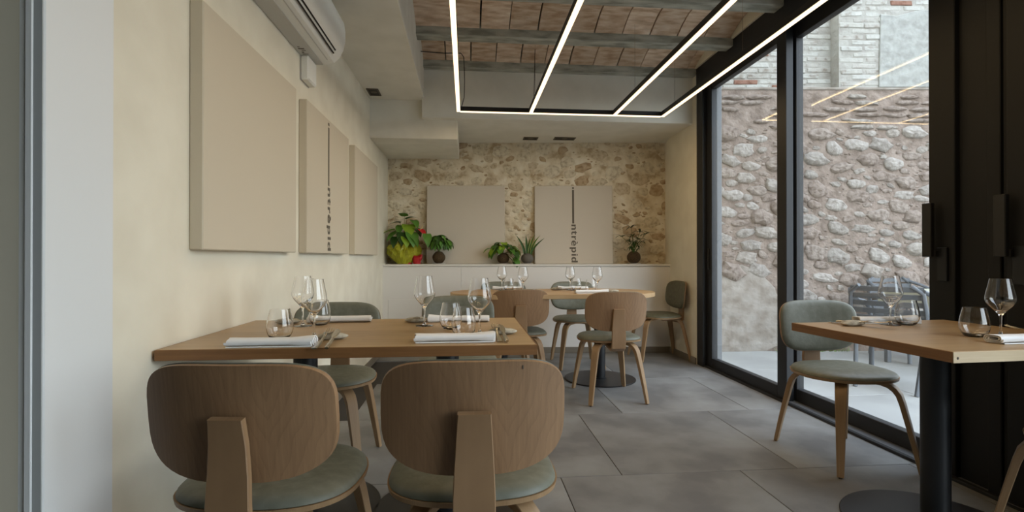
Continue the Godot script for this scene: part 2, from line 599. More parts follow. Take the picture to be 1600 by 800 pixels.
# ---------------------------------------------------------------- room
func build_shell() -> void:
	# floor slab with large tiles laid on it
	var fl := struct("floor", span(-3.3, 2.32, -0.2, -0.012, -4.2, 6.1), M.grout)
	var k := Shape.new()
	k.box(Vector3.ZERO, Vector3(0.877, 0.012, 0.942), 0.0015)
	var full := k.commit(20)
	var row := 0
	for r in range(-6, 4):
		var d0 := 2.378 + 0.945 * r
		var x0 := 0.735 + 0.295 * r
		for c in range(-5, 3):
			var xa := fposmod(x0, 0.88) + 0.88 * c
			var xb := minf(xa + 0.88, 2.285)
			var xs := maxf(xa, -3.3)
			var da := maxf(d0, -4.15)
			var db := minf(d0 + 0.945, 5.75)
			if xb - xs < 0.05 or db - da < 0.05:
				continue
			if xa < -1.25 and d0 > 1.3:
				continue
			var whole := xb - xs > 0.875 and db - da > 0.94
			var mesh := full
			if not whole:
				mesh = boxm(Vector3(xb - xs - 0.003, 0.012, db - da - 0.003), 0.0015)
			part("tile", mesh, M.floor_tiles[absi(r * 7 + c * 3) % 4], fl, Vector3((xs + xb) / 2, -0.006, -(da + db) / 2))
	# long cream wall, turned a little out of square
	var wl := Shape.new()
	wl.box(Vector3(-0.1, 1.5, -3.695), Vector3(0.2, 3.1, 4.81))
	struct("wall_left", wl.commit(), M.cream, Vector3(-0.975, 0, 0), LTURN)
	# painted pier at the near end of the wall, its return and the corridor face beside it
	var pier := Shape.new()
	pier.box(Vector3(-0.098, 1.5, -1.362), Vector3(0.208, 3.1, 0.225), 0.003)
	var pr := struct("trim_1", pier.commit(20), M.white_paint, Vector3(-0.975, 0, 0), LTURN)
	pr.set_meta("label", "smooth white painted pier at the end of the cream wall")
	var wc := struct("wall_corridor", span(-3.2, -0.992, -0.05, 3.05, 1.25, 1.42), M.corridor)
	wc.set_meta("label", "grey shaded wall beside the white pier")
	var edge := struct("trim_2", span(-0.992, -0.976, 0.0, 3.0, 1.244, 1.252, 0.002), M.white_paint)
	edge.set_meta("label", "thin white edge strip beside the white pier")
	struct("trim_3", span(-0.976, -0.957, 0.0, 3.0, 1.247, 1.252), M.pier_return_shade)
	# window side: solid wall between the window and the niche, thick
	var wr := Shape.new()
	var poly := PackedVector2Array([Vector2(2.217, -4.78), Vector2(2.46, -4.78), Vector2(2.46, -5.6), Vector2(2.40, -5.9), Vector2(2.275, -5.9), Vector2(2.272, -5.70), Vector2(2.217, -5.43)])
	poly.reverse()
	wr.prism(poly, -0.05, 3.6)
	wr.turned_out()
	wr.moved(Transform3D(Basis(Vector3.RIGHT, Vector3(0, 0, 1), Vector3.UP), Vector3.ZERO))
	wr.turned_out()
	var rw := struct("wall_right", wr.commit(20), M.cream)
	part("exterior_plaster", span(2.337, 2.468, -0.02, 3.6, 4.768, 4.792, 0.003), M.ext_plaster, rw)
	struct("wall_right_near", span(2.22, 2.45, -0.05, 3.6, -4.2, -1.6), M.cream)
	struct("wall_right_added_shade", span(2.20, 2.46, 2.861, 7.0, -6.0, 5.45), M.cream)  # unseen upper storey, added to block sky and shade the courtyard
	struct("wall_rear", span(-3.4, 2.45, -0.05, 3.2, -4.35, -4.2), M.fill_cut_grey)
	struct("wall_far_left", span(-3.4, -3.2, -0.05, 3.2, -4.2, 1.4), M.fill_cut_grey)
	# low white front below the niche and its ledge
	var x0 := -0.95
	var x1 := 2.235
	var dir := (P(x1, 0, shelf_d(x1)) - P(x0, 0, shelf_d(x0)))
	var L := dir.length()
	var turn := -atan(0.07)
	var wb := struct("wall_back", boxm(Vector3(L, 0.94, 0.05)), M.shelf_white, P((x0 + x1) / 2, 0.47, shelf_d((x0 + x1) / 2) + 0.036), turn)
	var jx := -0.955
	# panels of the front: u=720 joint at x about -0.06
	var j := 0.895
	part("panel", boxm(Vector3(j - 0.002, 0.878, 0.012), 0.002), M.panel_white, wb, Vector3(-L / 2 + j / 2, 0.021, 0.031))
	part("panel", boxm(Vector3(L - j - 0.002, 0.878, 0.012), 0.002), M.panel_white, wb, Vector3(-L / 2 + j + (L - j) / 2, 0.021, 0.031))
	part("access_panel", boxm(Vector3(0.74, 0.42, 0.006), 0.002), M.panel_white, wb, Vector3(-L / 2 + 0.11 + 0.37, -0.10, 0.0395))
	part("ledge", boxm(Vector3(L, 0.022, 0.50), 0.003), M.shelf_white, wb, Vector3(0, 0.481, -0.207))
	# baseboards
	struct("baseboard_back", boxm(Vector3(L, 0.063, 0.012), 0.002), M.baseboard, P((x0 + x1) / 2, 0.0315, shelf_d((x0 + x1) / 2) - 0.008), turn)
	struct("baseboard_right", span(2.204, 2.218, 0.0, 0.063, 4.78, 5.41, 0.002), M.baseboard)
	var bl := Shape.new()
	bl.box(Vector3(0.006, 0.0315, -3.55), Vector3(0.012, 0.063, 4.05), 0.002)
	struct("baseboard_left", bl.commit(20), M.baseboard, Vector3(-0.975, 0, 0), LTURN)

func build_ceiling() -> void:
	# slab above, concrete joists across the room, shallow tile vaults between them
	var slab := struct("ceiling", span(-3.4, 2.46, 3.02, 3.2, -4.35, 6.1), M.vault_joint)
	var pitch := 0.69
	var d_first := 4.84
	var beams := 7
	for b in beams:
		var d := d_first - pitch * b
		part("joist", span(-0.42, 2.24, 2.80, 3.02, d - 0.06, d + 0.06, 0.006), M.concrete, slab)
	var tw := 0.232
	for b in beams - 1:
		var d1 := d_first - pitch * b - 0.06
		var d0 := d1 - (pitch - 0.12)
		var n := 12
		for t in 12:
			var xa := -0.42 + tw * t + 0.07 * (b % 2)
			var xb := xa + tw - 0.010
			if xa > 2.2:
				continue
			if t == 0:
				xa = -0.42
			xb = minf(xb, 2.235)
			if xb - xa < 0.02:
				continue
			part("vault_tile", vault_strip(xa, xb, d0, d1, b * 31 + t), M.vault[(b * 3 + t * 2 + (t * t) % 3) % 5], slab)
	# plain ceiling over the near end
	var near := struct("ceiling_near", span(-3.3, 2.4, 2.80, 3.02, -4.2, 0.64), M.offwhite)
	struct("ceiling_corridor", span(-3.3, -0.42, 2.83, 3.02, 0.64, 1.3), M.offwhite)
	# dropped boxes: along the long wall, across the far end, and the deep one in the corner
	struct("trim_4", span(-1.02, -0.40, 2.535, 3.03, -4.2, 4.96, 0.004), M.offwhite)
	struct("trim_5", span(-0.42, 2.40, 2.35, 2.835, 4.86, 6.1, 0.004), M.offwhite)
	struct("trim_6", span(-1.02, -0.085, 2.168, 2.9, 4.94, 6.1, 0.004), M.offwhite)

func vault_strip(xa: float, xb: float, d0: float, d1: float, sd: int) -> ArrayMesh:
	var k := Shape.new()
	var n := 10
	var lo := []
	var hi := []
	var uvs := []
	var ex := 0.002 * sin(sd * 3.3)
	for i in n + 1:
		var f := float(i) / n
		var d := lerpf(d0, d1, f)
		var y := 2.865 + 0.085 * sin(PI * f) + 0.0015 * sin(sd * 1.7)
		lo.append(PackedVector3Array([P(xa + ex, y, d), P(xb + ex, y, d)]))
		hi.append(PackedVector3Array([P(xa + ex, y + 0.03, d), P(xb + ex, y + 0.03, d)]))
	k.grid(lo, false, true)
	k.grid(hi)
	for i in n:
		k.quad(lo[i][0], lo[i + 1][0], hi[i + 1][0], hi[i][0])
		k.quad(lo[i][1], hi[i][1], hi[i + 1][1], lo[i + 1][1])
	return k.commit(30)

# ---------------------------------------------------------------- sliding windows, opened leaves
func leaf(parent: Node, x: float, d0: float, d1: float, y1: float, stile: float, m: Material) -> void:
	# frame of one sliding leaf: stiles, rails and a pane (x = inner face, 55 mm thick)
	var t := 0.055
	part("stile", span(x, x + t, 0.0, y1, d0, d0 + stile, 0.003), m, parent)
	part("stile", span(x, x + t, 0.0, y1, d1 - stile, d1, 0.003), m, parent)
	part("bottom_rail", span(x, x + t, 0.012, 0.10, d0 + stile, d1 - stile, 0.003), m, parent)
	part("top_rail", span(x, x + t, y1 - 0.09, y1, d0 + stile, d1 - stile, 0.003), m, parent)
	part("pane", span(x + 0.024, x + 0.0245, 0.10, y1 - 0.09, d0 + stile, d1 - stile), M.pane, parent)

func build_windows() -> void:
	var w := base("window_1")
	w.set_meta("kind", "structure")
	w.set_meta("label", "tall black framed sliding window onto the courtyard")
	# outer frame: jamb by the cream wall, header, track
	part("jamb", span(2.222, 2.335, 0.0, 2.82, 4.66, 4.785, 0.003), M.black_frame, w)
	part("header", span(2.215, 2.45, 2.69, 2.86, -1.6, 4.78, 0.003), M.black_frame, w)
	part("track", span(2.262, 2.46, -0.02, 0.012, -1.6, 4.78, 0.002), M.track_grey, w)
	part("track_lip", span(2.238, 2.264, -0.01, 0.016, 1.8, 4.72, 0.002), M.black_frame, w)
	leaf(w, 2.262, 3.45, 4.67, 2.69, 0.11, M.black_frame)
	leaf(w, 2.335, 2.25, 3.53, 2.69, 0.085, M.black_frame)
	part("flush_pull", span(2.250, 2.264, 0.92, 1.12, 4.60, 4.625, 0.003), M.led_black, w)
	# opened leaves stacked at the near side
	var d := base("door_1")
	d.set_meta("kind", "structure")
	d.set_meta("label", "dark sliding door leaves stacked together with black pull handles")
	part("stile", span(2.262, 2.32, 0.0, 2.72, 2.19, 2.325, 0.003), M.dark_leaf, d)
	part("leaf_board", span(2.285, 2.345, 0.0, 2.72, 2.052, 2.19, 0.003), M.dark_leaf, d)
	part("seal_strip", span(2.270, 2.33, 0.0, 2.72, 1.992, 2.050, 0.003), M.dark_leaf, d)
	part("seal_strip", span(2.280, 2.33, 0.0, 2.72, 1.962, 1.990, 0.003), M.dark_leaf, d)
	part("stile", span(2.258, 2.318, 0.0, 2.72, 1.80, 1.958, 0.003), M.dark_leaf, d)
	part("leaf_board", span(2.272, 2.33, 0.0, 2.72, 1.25, 1.798, 0.003), M.dark_leaf, d)  # unseen stretch, lengthened to keep daylight off the window table
	part("leaf_board", span(2.325, 2.385, 0.0, 2.72, 1.78, 2.26, 0.003), M.dark_leaf, d)
	for dd in [2.325, 1.985]:
		var y0 := 0.0
		var hs := Shape.new()
		hs.box(Vector3(2.225, 1.165, -(dd - 0.035)), Vector3(0.022, 0.26, 0.05), 0.003)
		hs.box(Vector3(2.246, 1.05, -(dd - 0.05)), Vector3(0.03, 0.03, 0.03), 0.002)
		part("pull_handle", hs.commit(20), M.led_black, d)
		part("handle_plate", span(2.250, 2.263, 0.92, 1.08, dd - 0.105, dd - 0.055, 0.002), M.black_metal, d)

# ---------------------------------------------------------------- stone walls
func stone_mesh(sd: int, flat := 0.0) -> ArrayMesh:
	var r := RandomNumberGenerator.new()
	r.seed = sd
	var k := Shape.new()
	var n := 11
	var rows := []
	var rad := []
	for j in n:
		rad.append(1.0 + r.randf_range(-0.24, 0.16))
	for spec in [[1.02, -0.25], [0.98, 0.3], [0.78, 0.78 - flat * 0.1], [0.4, 1.0]]:
		var ring := PackedVector3Array()
		for j in n:
			var t := TAU * j / n
			var c := cos(t)
			var s := sin(t)
			var q: float = 1.0 / pow(pow(absf(c), 2.7) + pow(absf(s), 2.7), 1.0 / 2.7)
			var rr: float = rad[j] * spec[0] * q + r.randf_range(-0.09, 0.09) * spec[0]
			ring.append(Vector3(rr * c, rr * s, spec[1] + r.randf_range(-0.13, 0.13)))
		rows.append(ring)
	k.grid(rows, true)
	k.fan(rows[3])
	return k.commit(50)

func pack(n_try: int, x0: float, x1: float, y0: float, y1: float, sizes: Array, gap: float, deny: Callable) -> Array:
	var got := []
	for sz in sizes:
		for i in n_try:
			var w: float = rng.randf_range(sz[0], sz[1])
			var h := w * rng.randf_range(0.42, 0.78)
			var x := rng.randf_range(x0, x1)
			var y := rng.randf_range(y0, y1)
			if deny.call(x, y, w):
				continue
			var ok := true
			for g in got:
				var dx: float = absf(x - g[0]) / ((w + g[2]) / 2 + gap)
				var dy: float = absf(y - g[1]) / ((h + g[3]) / 2 + gap)
				if dx * dx + dy * dy < 1.0:
					ok = false
					break
			if ok:
				got.append([x, y, w, h])
				if got.size() >= 292:
					return got
	return got

func build_niche_wall() -> void:
	var x0 := -0.98
	var x1 := 2.36
	var L := (P(x1, 0, stone_d(x1)) - P(x0, 0, stone_d(x0))).length()
	var w := struct("wall_niche", boxm(Vector3(L, 1.6, 0.2)), M.niche_mortar, P((x0 + x1) / 2, 1.72, stone_d((x0 + x1) / 2) + 0.10), BTURN)
	w.set_meta("label", "exposed rubble stone wall of the niche in pale mortar")
	var kinds := []
	for i in 8:
		kinds.append(stone_mesh(300 + i, 1.0))
	var st := pack(260, -L / 2 + 0.06, L / 2 - 0.06, -0.75, 0.66, [[0.16, 0.21], [0.11, 0.16], [0.08, 0.11], [0.05, 0.08]], 0.012, func(_x, _y, _w): return false)
	small_stones(w, -L / 2 + 0.04, L / 2 - 0.04, -0.76, 0.66, 0.099, 700, st, M.niche_stones, kinds, 0.02, 0.06, func(_x, _y, _w): return false)
	for s in st:
		var dark: bool = rng.randf() < 0.14 and s[2] < 0.15
		var o := part("stone", kinds[rng.randi() % 8], M.niche_stones[3 if dark else rng.randi() % 5], w)
		var dep: float = rng.randf_range(0.004, 0.016)
		o.transform = Transform3D(Basis(Vector3(0, 0, 1), rng.randf_range(-0.5, 0.5)) * Basis.from_scale(Vector3(s[2] / 2, s[3] / 2, dep)), Vector3(s[0], s[1], 0.1))

# chips and pebbles in the joints, too small and many to tell apart: joined by tone
func small_stones(w: Node3D, x0: float, x1: float, y0: float, y1: float, z: float, n: int, big: Array, mats: Array, kinds: Array, smin: float, smax: float, deny: Callable) -> void:
	var shapes := [Shape.new(), Shape.new()]
	for i in n:
		var x := rng.randf_range(x0, x1)
		var y := rng.randf_range(y0, y1)
		var sw := rng.randf_range(smin, smax)
		if deny.call(x, y, sw):
			continue
		var hit := false
		for g in big:
			var dx: float = (x - g[0]) / (g[2] * 0.5)
			var dy: float = (y - g[1]) / (g[3] * 0.5)
			if dx * dx + dy * dy < 1.0:
				hit = true
				break
		if hit:
			continue
		var k: Shape = shapes[i % 2]
		var seg := 6
		var top := Vector3(x + rng.randf_range(-0.2, 0.2) * sw, y, z + sw * rng.randf_range(0.08, 0.25))
		var ph := rng.randf() * TAU
		var asp := rng.randf_range(0.35, 0.8)
		var ring := PackedVector3Array()
		var mid := PackedVector3Array()
		for j in seg:
			var t := ph + TAU * j / seg
			var rr := sw * 0.5 * rng.randf_range(0.75, 1.15)
			var p := Vector3(x + rr * cos(t), y + rr * asp * sin(t), z - 0.004)
			ring.append(p)
			mid.append(p.lerp(top, 0.35) + Vector3(0, 0, (top.z - z) * 0.55))
		k.grid([ring, mid], true)
		for j in seg:
			k.tri(top, mid[j], mid[(j + 1) % seg])
	for q in 2:
		var o := part("stone_chips", shapes[q].commit(50), mats[q * 2 + 1], w)
		o.set_meta("kind", "stuff")

func build_courtyard() -> void:
	var g := struct("floor_courtyard", span(2.46, 9.0, -0.2, -0.014, -4.2, 6.0), M.court_grout)
	var tm := boxm(Vector3(0.894, 0.014, 0.894), 0.002)
	for i in 7:
		for j in range(-4, 6):
			if 2.47 + 0.9 * i > 8.6:
				continue
			part("tile", tm, M.court_tiles[(i * 2 + absi(j) * 5) % 3], g, Vector3(2.47 + 0.45 + 0.9 * i, -0.007, -(0.45 + 0.9 * j)))
	# party wall
	var x0 := 2.30
	var x1 := 9.0
	var L := (P(x1, 0, court_d(x1)) - P(x0, 0, court_d(x0))).length()
	var c := P((x0 + x1) / 2, 0, court_d((x0 + x1) / 2))
	var nrm := Vector3(sin(BTURN), 0, cos(BTURN))
	var w := struct("wall_courtyard", boxm(Vector3(L, 2.93, 0.3)), M.mortar, c - nrm * 0.15 + Vector3(0, 1.455, 0), BTURN)
	w.set_meta("label", "old rubble stone courtyard wall under whitewashed brick")
	var kinds := []
	for i in 10:
		kinds.append(stone_mesh(400 + i))
	# local x of a world X
	var lx := func(X: float) -> float: return (X - (x0 + x1) / 2) / cos(BTURN)
	var xa: float = lx.call(2.5)
	var xb: float = lx.call(5.25)
	var deny := func(x: float, y: float, wd: float) -> bool:
		var Y: float = y + 1.455
		var X: float = x * cos(BTURN) + (x0 + x1) / 2
		if Y < 0.85 and X < 3.5 - 0.25 * sin(X * 7.0):
			return true
		if Y < 0.25:
			return rng.randf() < 0.7
		return Y > 2.42 and wd > 0.14
	var st := pack(700, xa, xb, -1.35, 1.0, [[0.20, 0.28], [0.14, 0.20], [0.10, 0.14], [0.07, 0.10]], 0.002, deny)
	var n := 0
	for s in st:
		if n > 290:
			break
		n += 1
		var o := part("stone", kinds[rng.randi() % 10], M.stones[rng.randi() % 5], w)
		var dep: float = rng.randf_range(0.14, 0.32) * s[3]
		o.transform = Transform3D(Basis(Vector3(0, 0, 1), rng.randf_range(-0.25, 0.25)) * Basis.from_scale(Vector3(s[2] / 2, s[3] / 2, dep)), Vector3(s[0], s[1], 0.15))
	small_stones(w, xa, xb, -1.35, 1.0, 0.15, 1500, st, M.stones, kinds, 0.02, 0.06, deny)
	# thin flat stones in courses just below the whitewash
	for row in 6:
		var y := 1.02 + row * 0.068
		var x := xa + rng.randf() * 0.2
		while x < lx.call(5.4):
			var sw := rng.randf_range(0.14, 0.34)
			if rng.randf() < 0.62:
				var o := part("flat_stone", kinds[rng.randi() % 10], M.stones[[1, 3, 1, 3, 0][rng.randi() % 5]], w)
				o.transform = Transform3D(Basis(Vector3(0, 0, 1), rng.randf_range(-0.04, 0.04)) * Basis.from_scale(Vector3(sw / 2, 0.027, 0.03)), Vector3(x + sw / 2, y + rng.randf_range(-0.008, 0.008), 0.15))
			x += sw + 0.02
	# grey render left low on the wall
	var rp := Shape.new()
	var pts := PackedVector2Array()
	for i in 24:
		var t := TAU * i / 24
		pts.append(Vector2(lx.call(2.86) + 0.72 * cos(t) * (1.0 + 0.1 * sin(i * 2.3)), -1.10 + 0.56 * sin(t) * (1.0 + 0.14 * sin(i * 1.7))))
	rp.prism(pts, 0.148, 0.164, 0.006)
	part("render_patch", rp.commit(40), M.render_grey, w)
	# whitewashed brick above, stepping forward at a pier
	var hb := 1.5
	var y_mid := 2.92 + hb / 2
	var xs := 4.118
	var back := struct("wall_courtyard_upper", boxm(Vector3(L, hb, 0.2)), M.brick_joint, c - nrm * (0.10 + 0.146) + Vector3(0, y_mid, 0), BTURN)
	back.set_meta("label", "whitewashed brick wall above the rubble stone")
	var lw: float = lx.call(9.0) - lx.call(xs)
	part("pier", boxm(Vector3(lw, hb, 0.15)), M.brick_joint, back, Vector3(lx.call(xs) + lw / 2, 0, 0.169))
	part("string_course", boxm(Vector3(L, 0.03, 0.17), 0.006), M.render_grey, back, Vector3(0, -hb / 2 - 0.012, 0.172))
	var bm := []
	for i in 4:
		var k := Shape.new()
		k.box(Vector3.ZERO, Vector3(0.27 - 0.03 * (i % 2), 0.052, 0.03), 0.007)
		for q in k.v.size():
			k.v[q] += Vector3(sin(k.v[q].y * 90 + i) * 0.003, cos(k.v[q].x * 31 + i * 2) * 0.003, 0)
		bm.append(k.commit(40))
	var count := 0
	for row in 16:
		var y := -hb / 2 + 0.05 + row * 0.064
		for seg in 2:
			var xstart: float = lx.call(2.6) if seg == 0 else lx.call(xs) + 0.002
			var xend: float = lx.call(xs) - 0.01 if seg == 0 else lx.call(5.25)
			var z := 0.1 if seg == 0 else 0.244
			var x := xstart + (0.14 if row % 2 else 0.0)
			while x + 0.27 < xend + 0.05:
				var red := rng.randf() < (0.16 if row < 4 and seg == 0 else 0.004)
				var patch: bool = seg == 1 and row < 13 and x > lx.call(4.52) + 0.08 * sin(row * 1.9)
				if not patch and count < 298:
					count += 1
					var o := part("brick", bm[rng.randi() % 4], M.bricks[3 if red else rng.randi() % 3], back)
					o.transform = Transform3D(Basis(Vector3(0, 0, 1), rng.randf_range(-0.02, 0.02)), Vector3(x + 0.135, y + rng.randf_range(-0.004, 0.004), z + rng.randf_range(-0.014, -0.004)))
				x += 0.278
	# cement patch on the pier
	var cp := Shape.new()
	var cx: float = lx.call(4.55)
	var cq := PackedVector2Array()
	for p in [[0.0, -hb / 2], [1.2, -hb / 2], [1.2, 0.16], [0.8, 0.13], [0.42, 0.10], [0.2, 0.04], [0.02, 0.06]]:
		cq.append(Vector2(cx + p[0], p[1]))
	cp.prism(cq, 0.24, 0.262, 0.006)
	part("cement_patch", cp.commit(30), M.cement, back)

# ---------------------------------------------------------------- LED frame
func build_led_frame() -> void:
	var o := base("pendant_light_frame", P(0.9, 2.33, 3.0))
	tag(o, "black rectangular pendant frame with glowing LED strips hung below the vaulted ceiling", "pendant lamp")
	var c := Vector3(0.9, 2.33, -3.0)
	var glow := plain(rgb8(255, 226, 176), 0.5)
	glow.emission_enabled = true
	glow.emission = rgb8(255, 228, 190)
	glow.emission_energy_multiplier = LED_GLOW
	var y0 := 2.33
	var dn := 1.25
	var df := 4.58
	var xs := [-0.072, 0.575, 1.345, 1.80]
	var i := 0
	for x in xs:
		var bar := part("bar", span(x - 0.0185, x + 0.0185, y0 + 0.006, y0 + 0.046, dn, df + 0.0185, 0.002), M.led_black, o, -c)
		part("diffuser", span(x - 0.0155, x + 0.0155, y0, y0 + 0.006, dn, df, 0.001), glow, bar)
		lamp(Vector3(x, y0 - 0.004, -(dn + df) / 2), 0.03, df - dn, false)
	for d in [dn, df]:
		var bar := part("bar", span(xs[0] + 0.0185, xs[3] - 0.0185, y0 + 0.006, y0 + 0.046, d - 0.0185, d + 0.0185, 0.002), M.led_black, o, -c)
		part("diffuser", span(xs[0] + 0.0155, xs[3] - 0.0155, y0, y0 + 0.006, d - 0.0155, d + 0.0155, 0.001), glow, bar)
		lamp(Vector3((xs[0] + xs[3]) / 2, y0 - 0.004, -d), xs[3] - xs[0], 0.03, true)
	for p in [[xs[0], 4.5], [xs[1] + 0.03, 4.5], [xs[2], 4.0], [xs[3], 4.3], [xs[3], 3.2], [xs[0], 2.0], [xs[2], 2.0]]:
		var k := Shape.new()
		k.sweep([P(p[0], y0 + 0.04, p[1]), P(p[0], 2.92, p[1])], [Vector3.RIGHT], [0.0012], [0.0012], 6)
		part("suspension_wire", k.commit(), M.steel, o, -c)
	# supply cable from the dropped box
	var path := [P(-0.40, 2.835, 4.52), P(-0.2, 2.83, 4.53), P(-0.05, 2.835, 4.53), P(-0.025, 2.80, 4.53), P(-0.018, 2.6, 4.54), P(-0.022, 2.45, 4.55), P(-0.045, 2.372, 4.56)]
	var cab := Shape.new()
	cab.sweep(path, [Vector3(0, 0, 1)], [0.004], [0.004], 6)
	part("supply_cable", cab.commit(), M.led_black, o, -c)
	var cab2 := Shape.new()
	cab2.sweep([P(0.605, 2.88, 4.50), P(0.60, 2.6, 4.51), P(0.595, 2.372, 4.53)], [Vector3(0, 0, 1)], [0.003], [0.003], 6)
	part("supply_cable", cab2.commit(), M.led_black, o, -c)

func lamp(at: Vector3, w: float, l: float, _across: bool) -> void:
	var a := AreaLight3D.new()
	a.name = numbered("led_strip_light")
	a.area_size = Vector2(w, l)
	a.light_color = rgb8(255, 217, 156)
	a.area_normalize_energy = true
	a.light_energy = LED_ENERGY * maxf(w, l)
	a.shadow_enabled = true
	a.position = at
	a.rotation = Vector3(-PI / 2, 0, 0)
	a.set("area_range", 12.0)
	add_child(a, true)

# ---------------------------------------------------------------- tables
func pedestal(parent: Node, at: Vector3, h: float, r: float) -> void:
	var k := Shape.new()
	k.lathe([Vector2(0, 0), Vector2(r - 0.003, 0), Vector2(r, 0.003), Vector2(r, 0.007), Vector2(r - 0.003, 0.01), Vector2(0, 0.01)], 64)
	k.turned_out()
	part("base_plate", k.commit(30), M.base_metal, parent, at)
	var c := Shape.new()
	c.lathe([Vector2(0.047, 0.01), Vector2(0.047, h)], 32)
	c.lathe([Vector2(0.055, 0.01), Vector2(0.055, 0.018), Vector2(0.047, 0.02)], 32)
	part("column", c.commit(30), M.black_metal, parent, at)
	part("top_plate", boxm(Vector3(0.36, 0.008, 0.36), 0.002), M.black_metal, parent, at + Vector3(0, h - 0.004, 0))

func tabletop_rect(w: float, d: float) -> ArrayMesh:
	var k := Shape.new()
	k.box(Vector3(0, 0.733, 0), Vector3(w, 0.034, d), 0.002)
	return k.commit(20)

# thin bands glued round a rectangular top
func edge_bands(t: Node3D, w: float, d: float, near: Material) -> void:
	for e in [[0, 1], [0, -1], [1, 0], [-1, 0]]:
		var s := Vector3(0.003, 0.033, d) if e[0] else Vector3(w + 0.006, 0.033, 0.003)
		part("edge_band", boxm(s, 0.0008), near if e[1] == 1 else M.edge_wood, t, Vector3(e[0] * (w / 2 + 0.0015), 0.733, e[1] * (d / 2 + 0.0015)))

func build_tables() -> void:
	var t1 := base("dining_table", P(-0.358, 0, 2.02))
	tag(t1, "rectangular wooden table with place settings against the cream wall", "table")
	part("tabletop", tabletop_rect(1.166, 0.746), M.table_wood, t1)
	edge_bands(t1, 1.166, 0.746, M.edge_wood)
	pedestal(t1, Vector3(-0.30, 0, -0.15), 0.716, 0.30)
	pedestal(t1, Vector3(0.28, 0, -0.1), 0.716, 0.30)
	# long table with rounded ends at the niche
	var t2 := base("oval_table", P(0.717, 0, 4.22))
	tag(t2, "long oak table with rounded ends in front of the stone niche", "table")
	var pts := PackedVector2Array()
	var r := 0.375
	var hx := 0.85 - r
	for i in 25:
		var a := -PI / 2 + PI * i / 24
		pts.append(Vector2(hx + r * cos(a), r * sin(a)))
	for i in 25:
		var a := PI / 2 + PI * i / 24
		pts.append(Vector2(-hx + r * cos(a), r * sin(a)))
	var k := Shape.new()
	k.prism(pts, 0.716, 0.75, 0.002)
	k.moved(Transform3D(Basis(Vector3.RIGHT, Vector3(0, 0, -1), Vector3.UP), Vector3.ZERO))
	k.turned_out()
	part("tabletop", k.commit(20), M.oak_wood, t2)
	pedestal(t2, Vector3(0.413, 0, -0.06), 0.716, 0.30)
	pedestal(t2, Vector3(-0.42, 0, -0.06), 0.716, 0.30)
	# table beside the dark door leaves
	var t3 := base("dining_table", P(1.80, 0, 1.773), 0.06)
	tag(t3, "rectangular wooden table beside the stacked dark door leaves", "table")
	part("tabletop", tabletop_rect(0.754, 0.694), M.table_wood, t3)
	edge_bands(t3, 0.754, 0.694, M.edge_pale)
	pedestal(t3, Vector3(-0.02, 0, -0.03), 0.716, 0.31)
	var sc := Shape.new()
	sc.lathe([Vector2(0, 0.001), Vector2(0.003, 0.001), Vector2(0.004, 0), Vector2(0.004, -0.004)], 16)
	part("screw", sc.commit(), M.screw, t3, Vector3(-0.365, 0.731, 0.3502), Basis(Vector3.RIGHT, PI / 2))

# ---------------------------------------------------------------- chairs (front of the chair towards local -z)
func outline(a: float, b_top: float, b_bot: float, n_top: float, n_bot: float, seg: int) -> Array:
	var pts := []
	for j in seg:
		var t := TAU * j / seg
		var c := cos(t)
		var s := sin(t)
		var n := n_top if s > 0 else n_bot
		var b := b_top if s > 0 else b_bot
		pts.append(Vector2(a * signf(c) * pow(absf(c), 2.0 / n), b * signf(s) * pow(absf(s), 2.0 / n)))
	return pts

# a cushion or shell: outline scaled ring by ring, bent by warp, front thickness profile and back thickness
func slab(pts: Array, front: Callable, back: Callable, warp: Callable, uvs := 1.0) -> Shape:
	var k := Shape.new()
	var rs := [0.0001, 0.3, 0.55, 0.75, 0.88, 0.955, 0.988, 1.0]
	var rows := []
	var uvr := []
	for side in 2:
		for i in rs.size():
			var f: float = rs[i] if side == 0 else rs[rs.size() - 1 - i]
			if side == 1 and i == 0:
				continue
			var ring := PackedVector3Array()
			var uq := []
			for p in pts:
				var q: Vector2 = p * f
				var z: float = front.call(f) if side == 0 else -back.call(f)
				ring.append(warp.call(q, z))
				uq.append(Vector2(0.5 + q.x * 2.0 * uvs, 0.5 - q.y * 2.0 * uvs))
			rows.append(ring)
			uvr.append(uq)
	k.grid(rows, true, false, uvr)
	return k

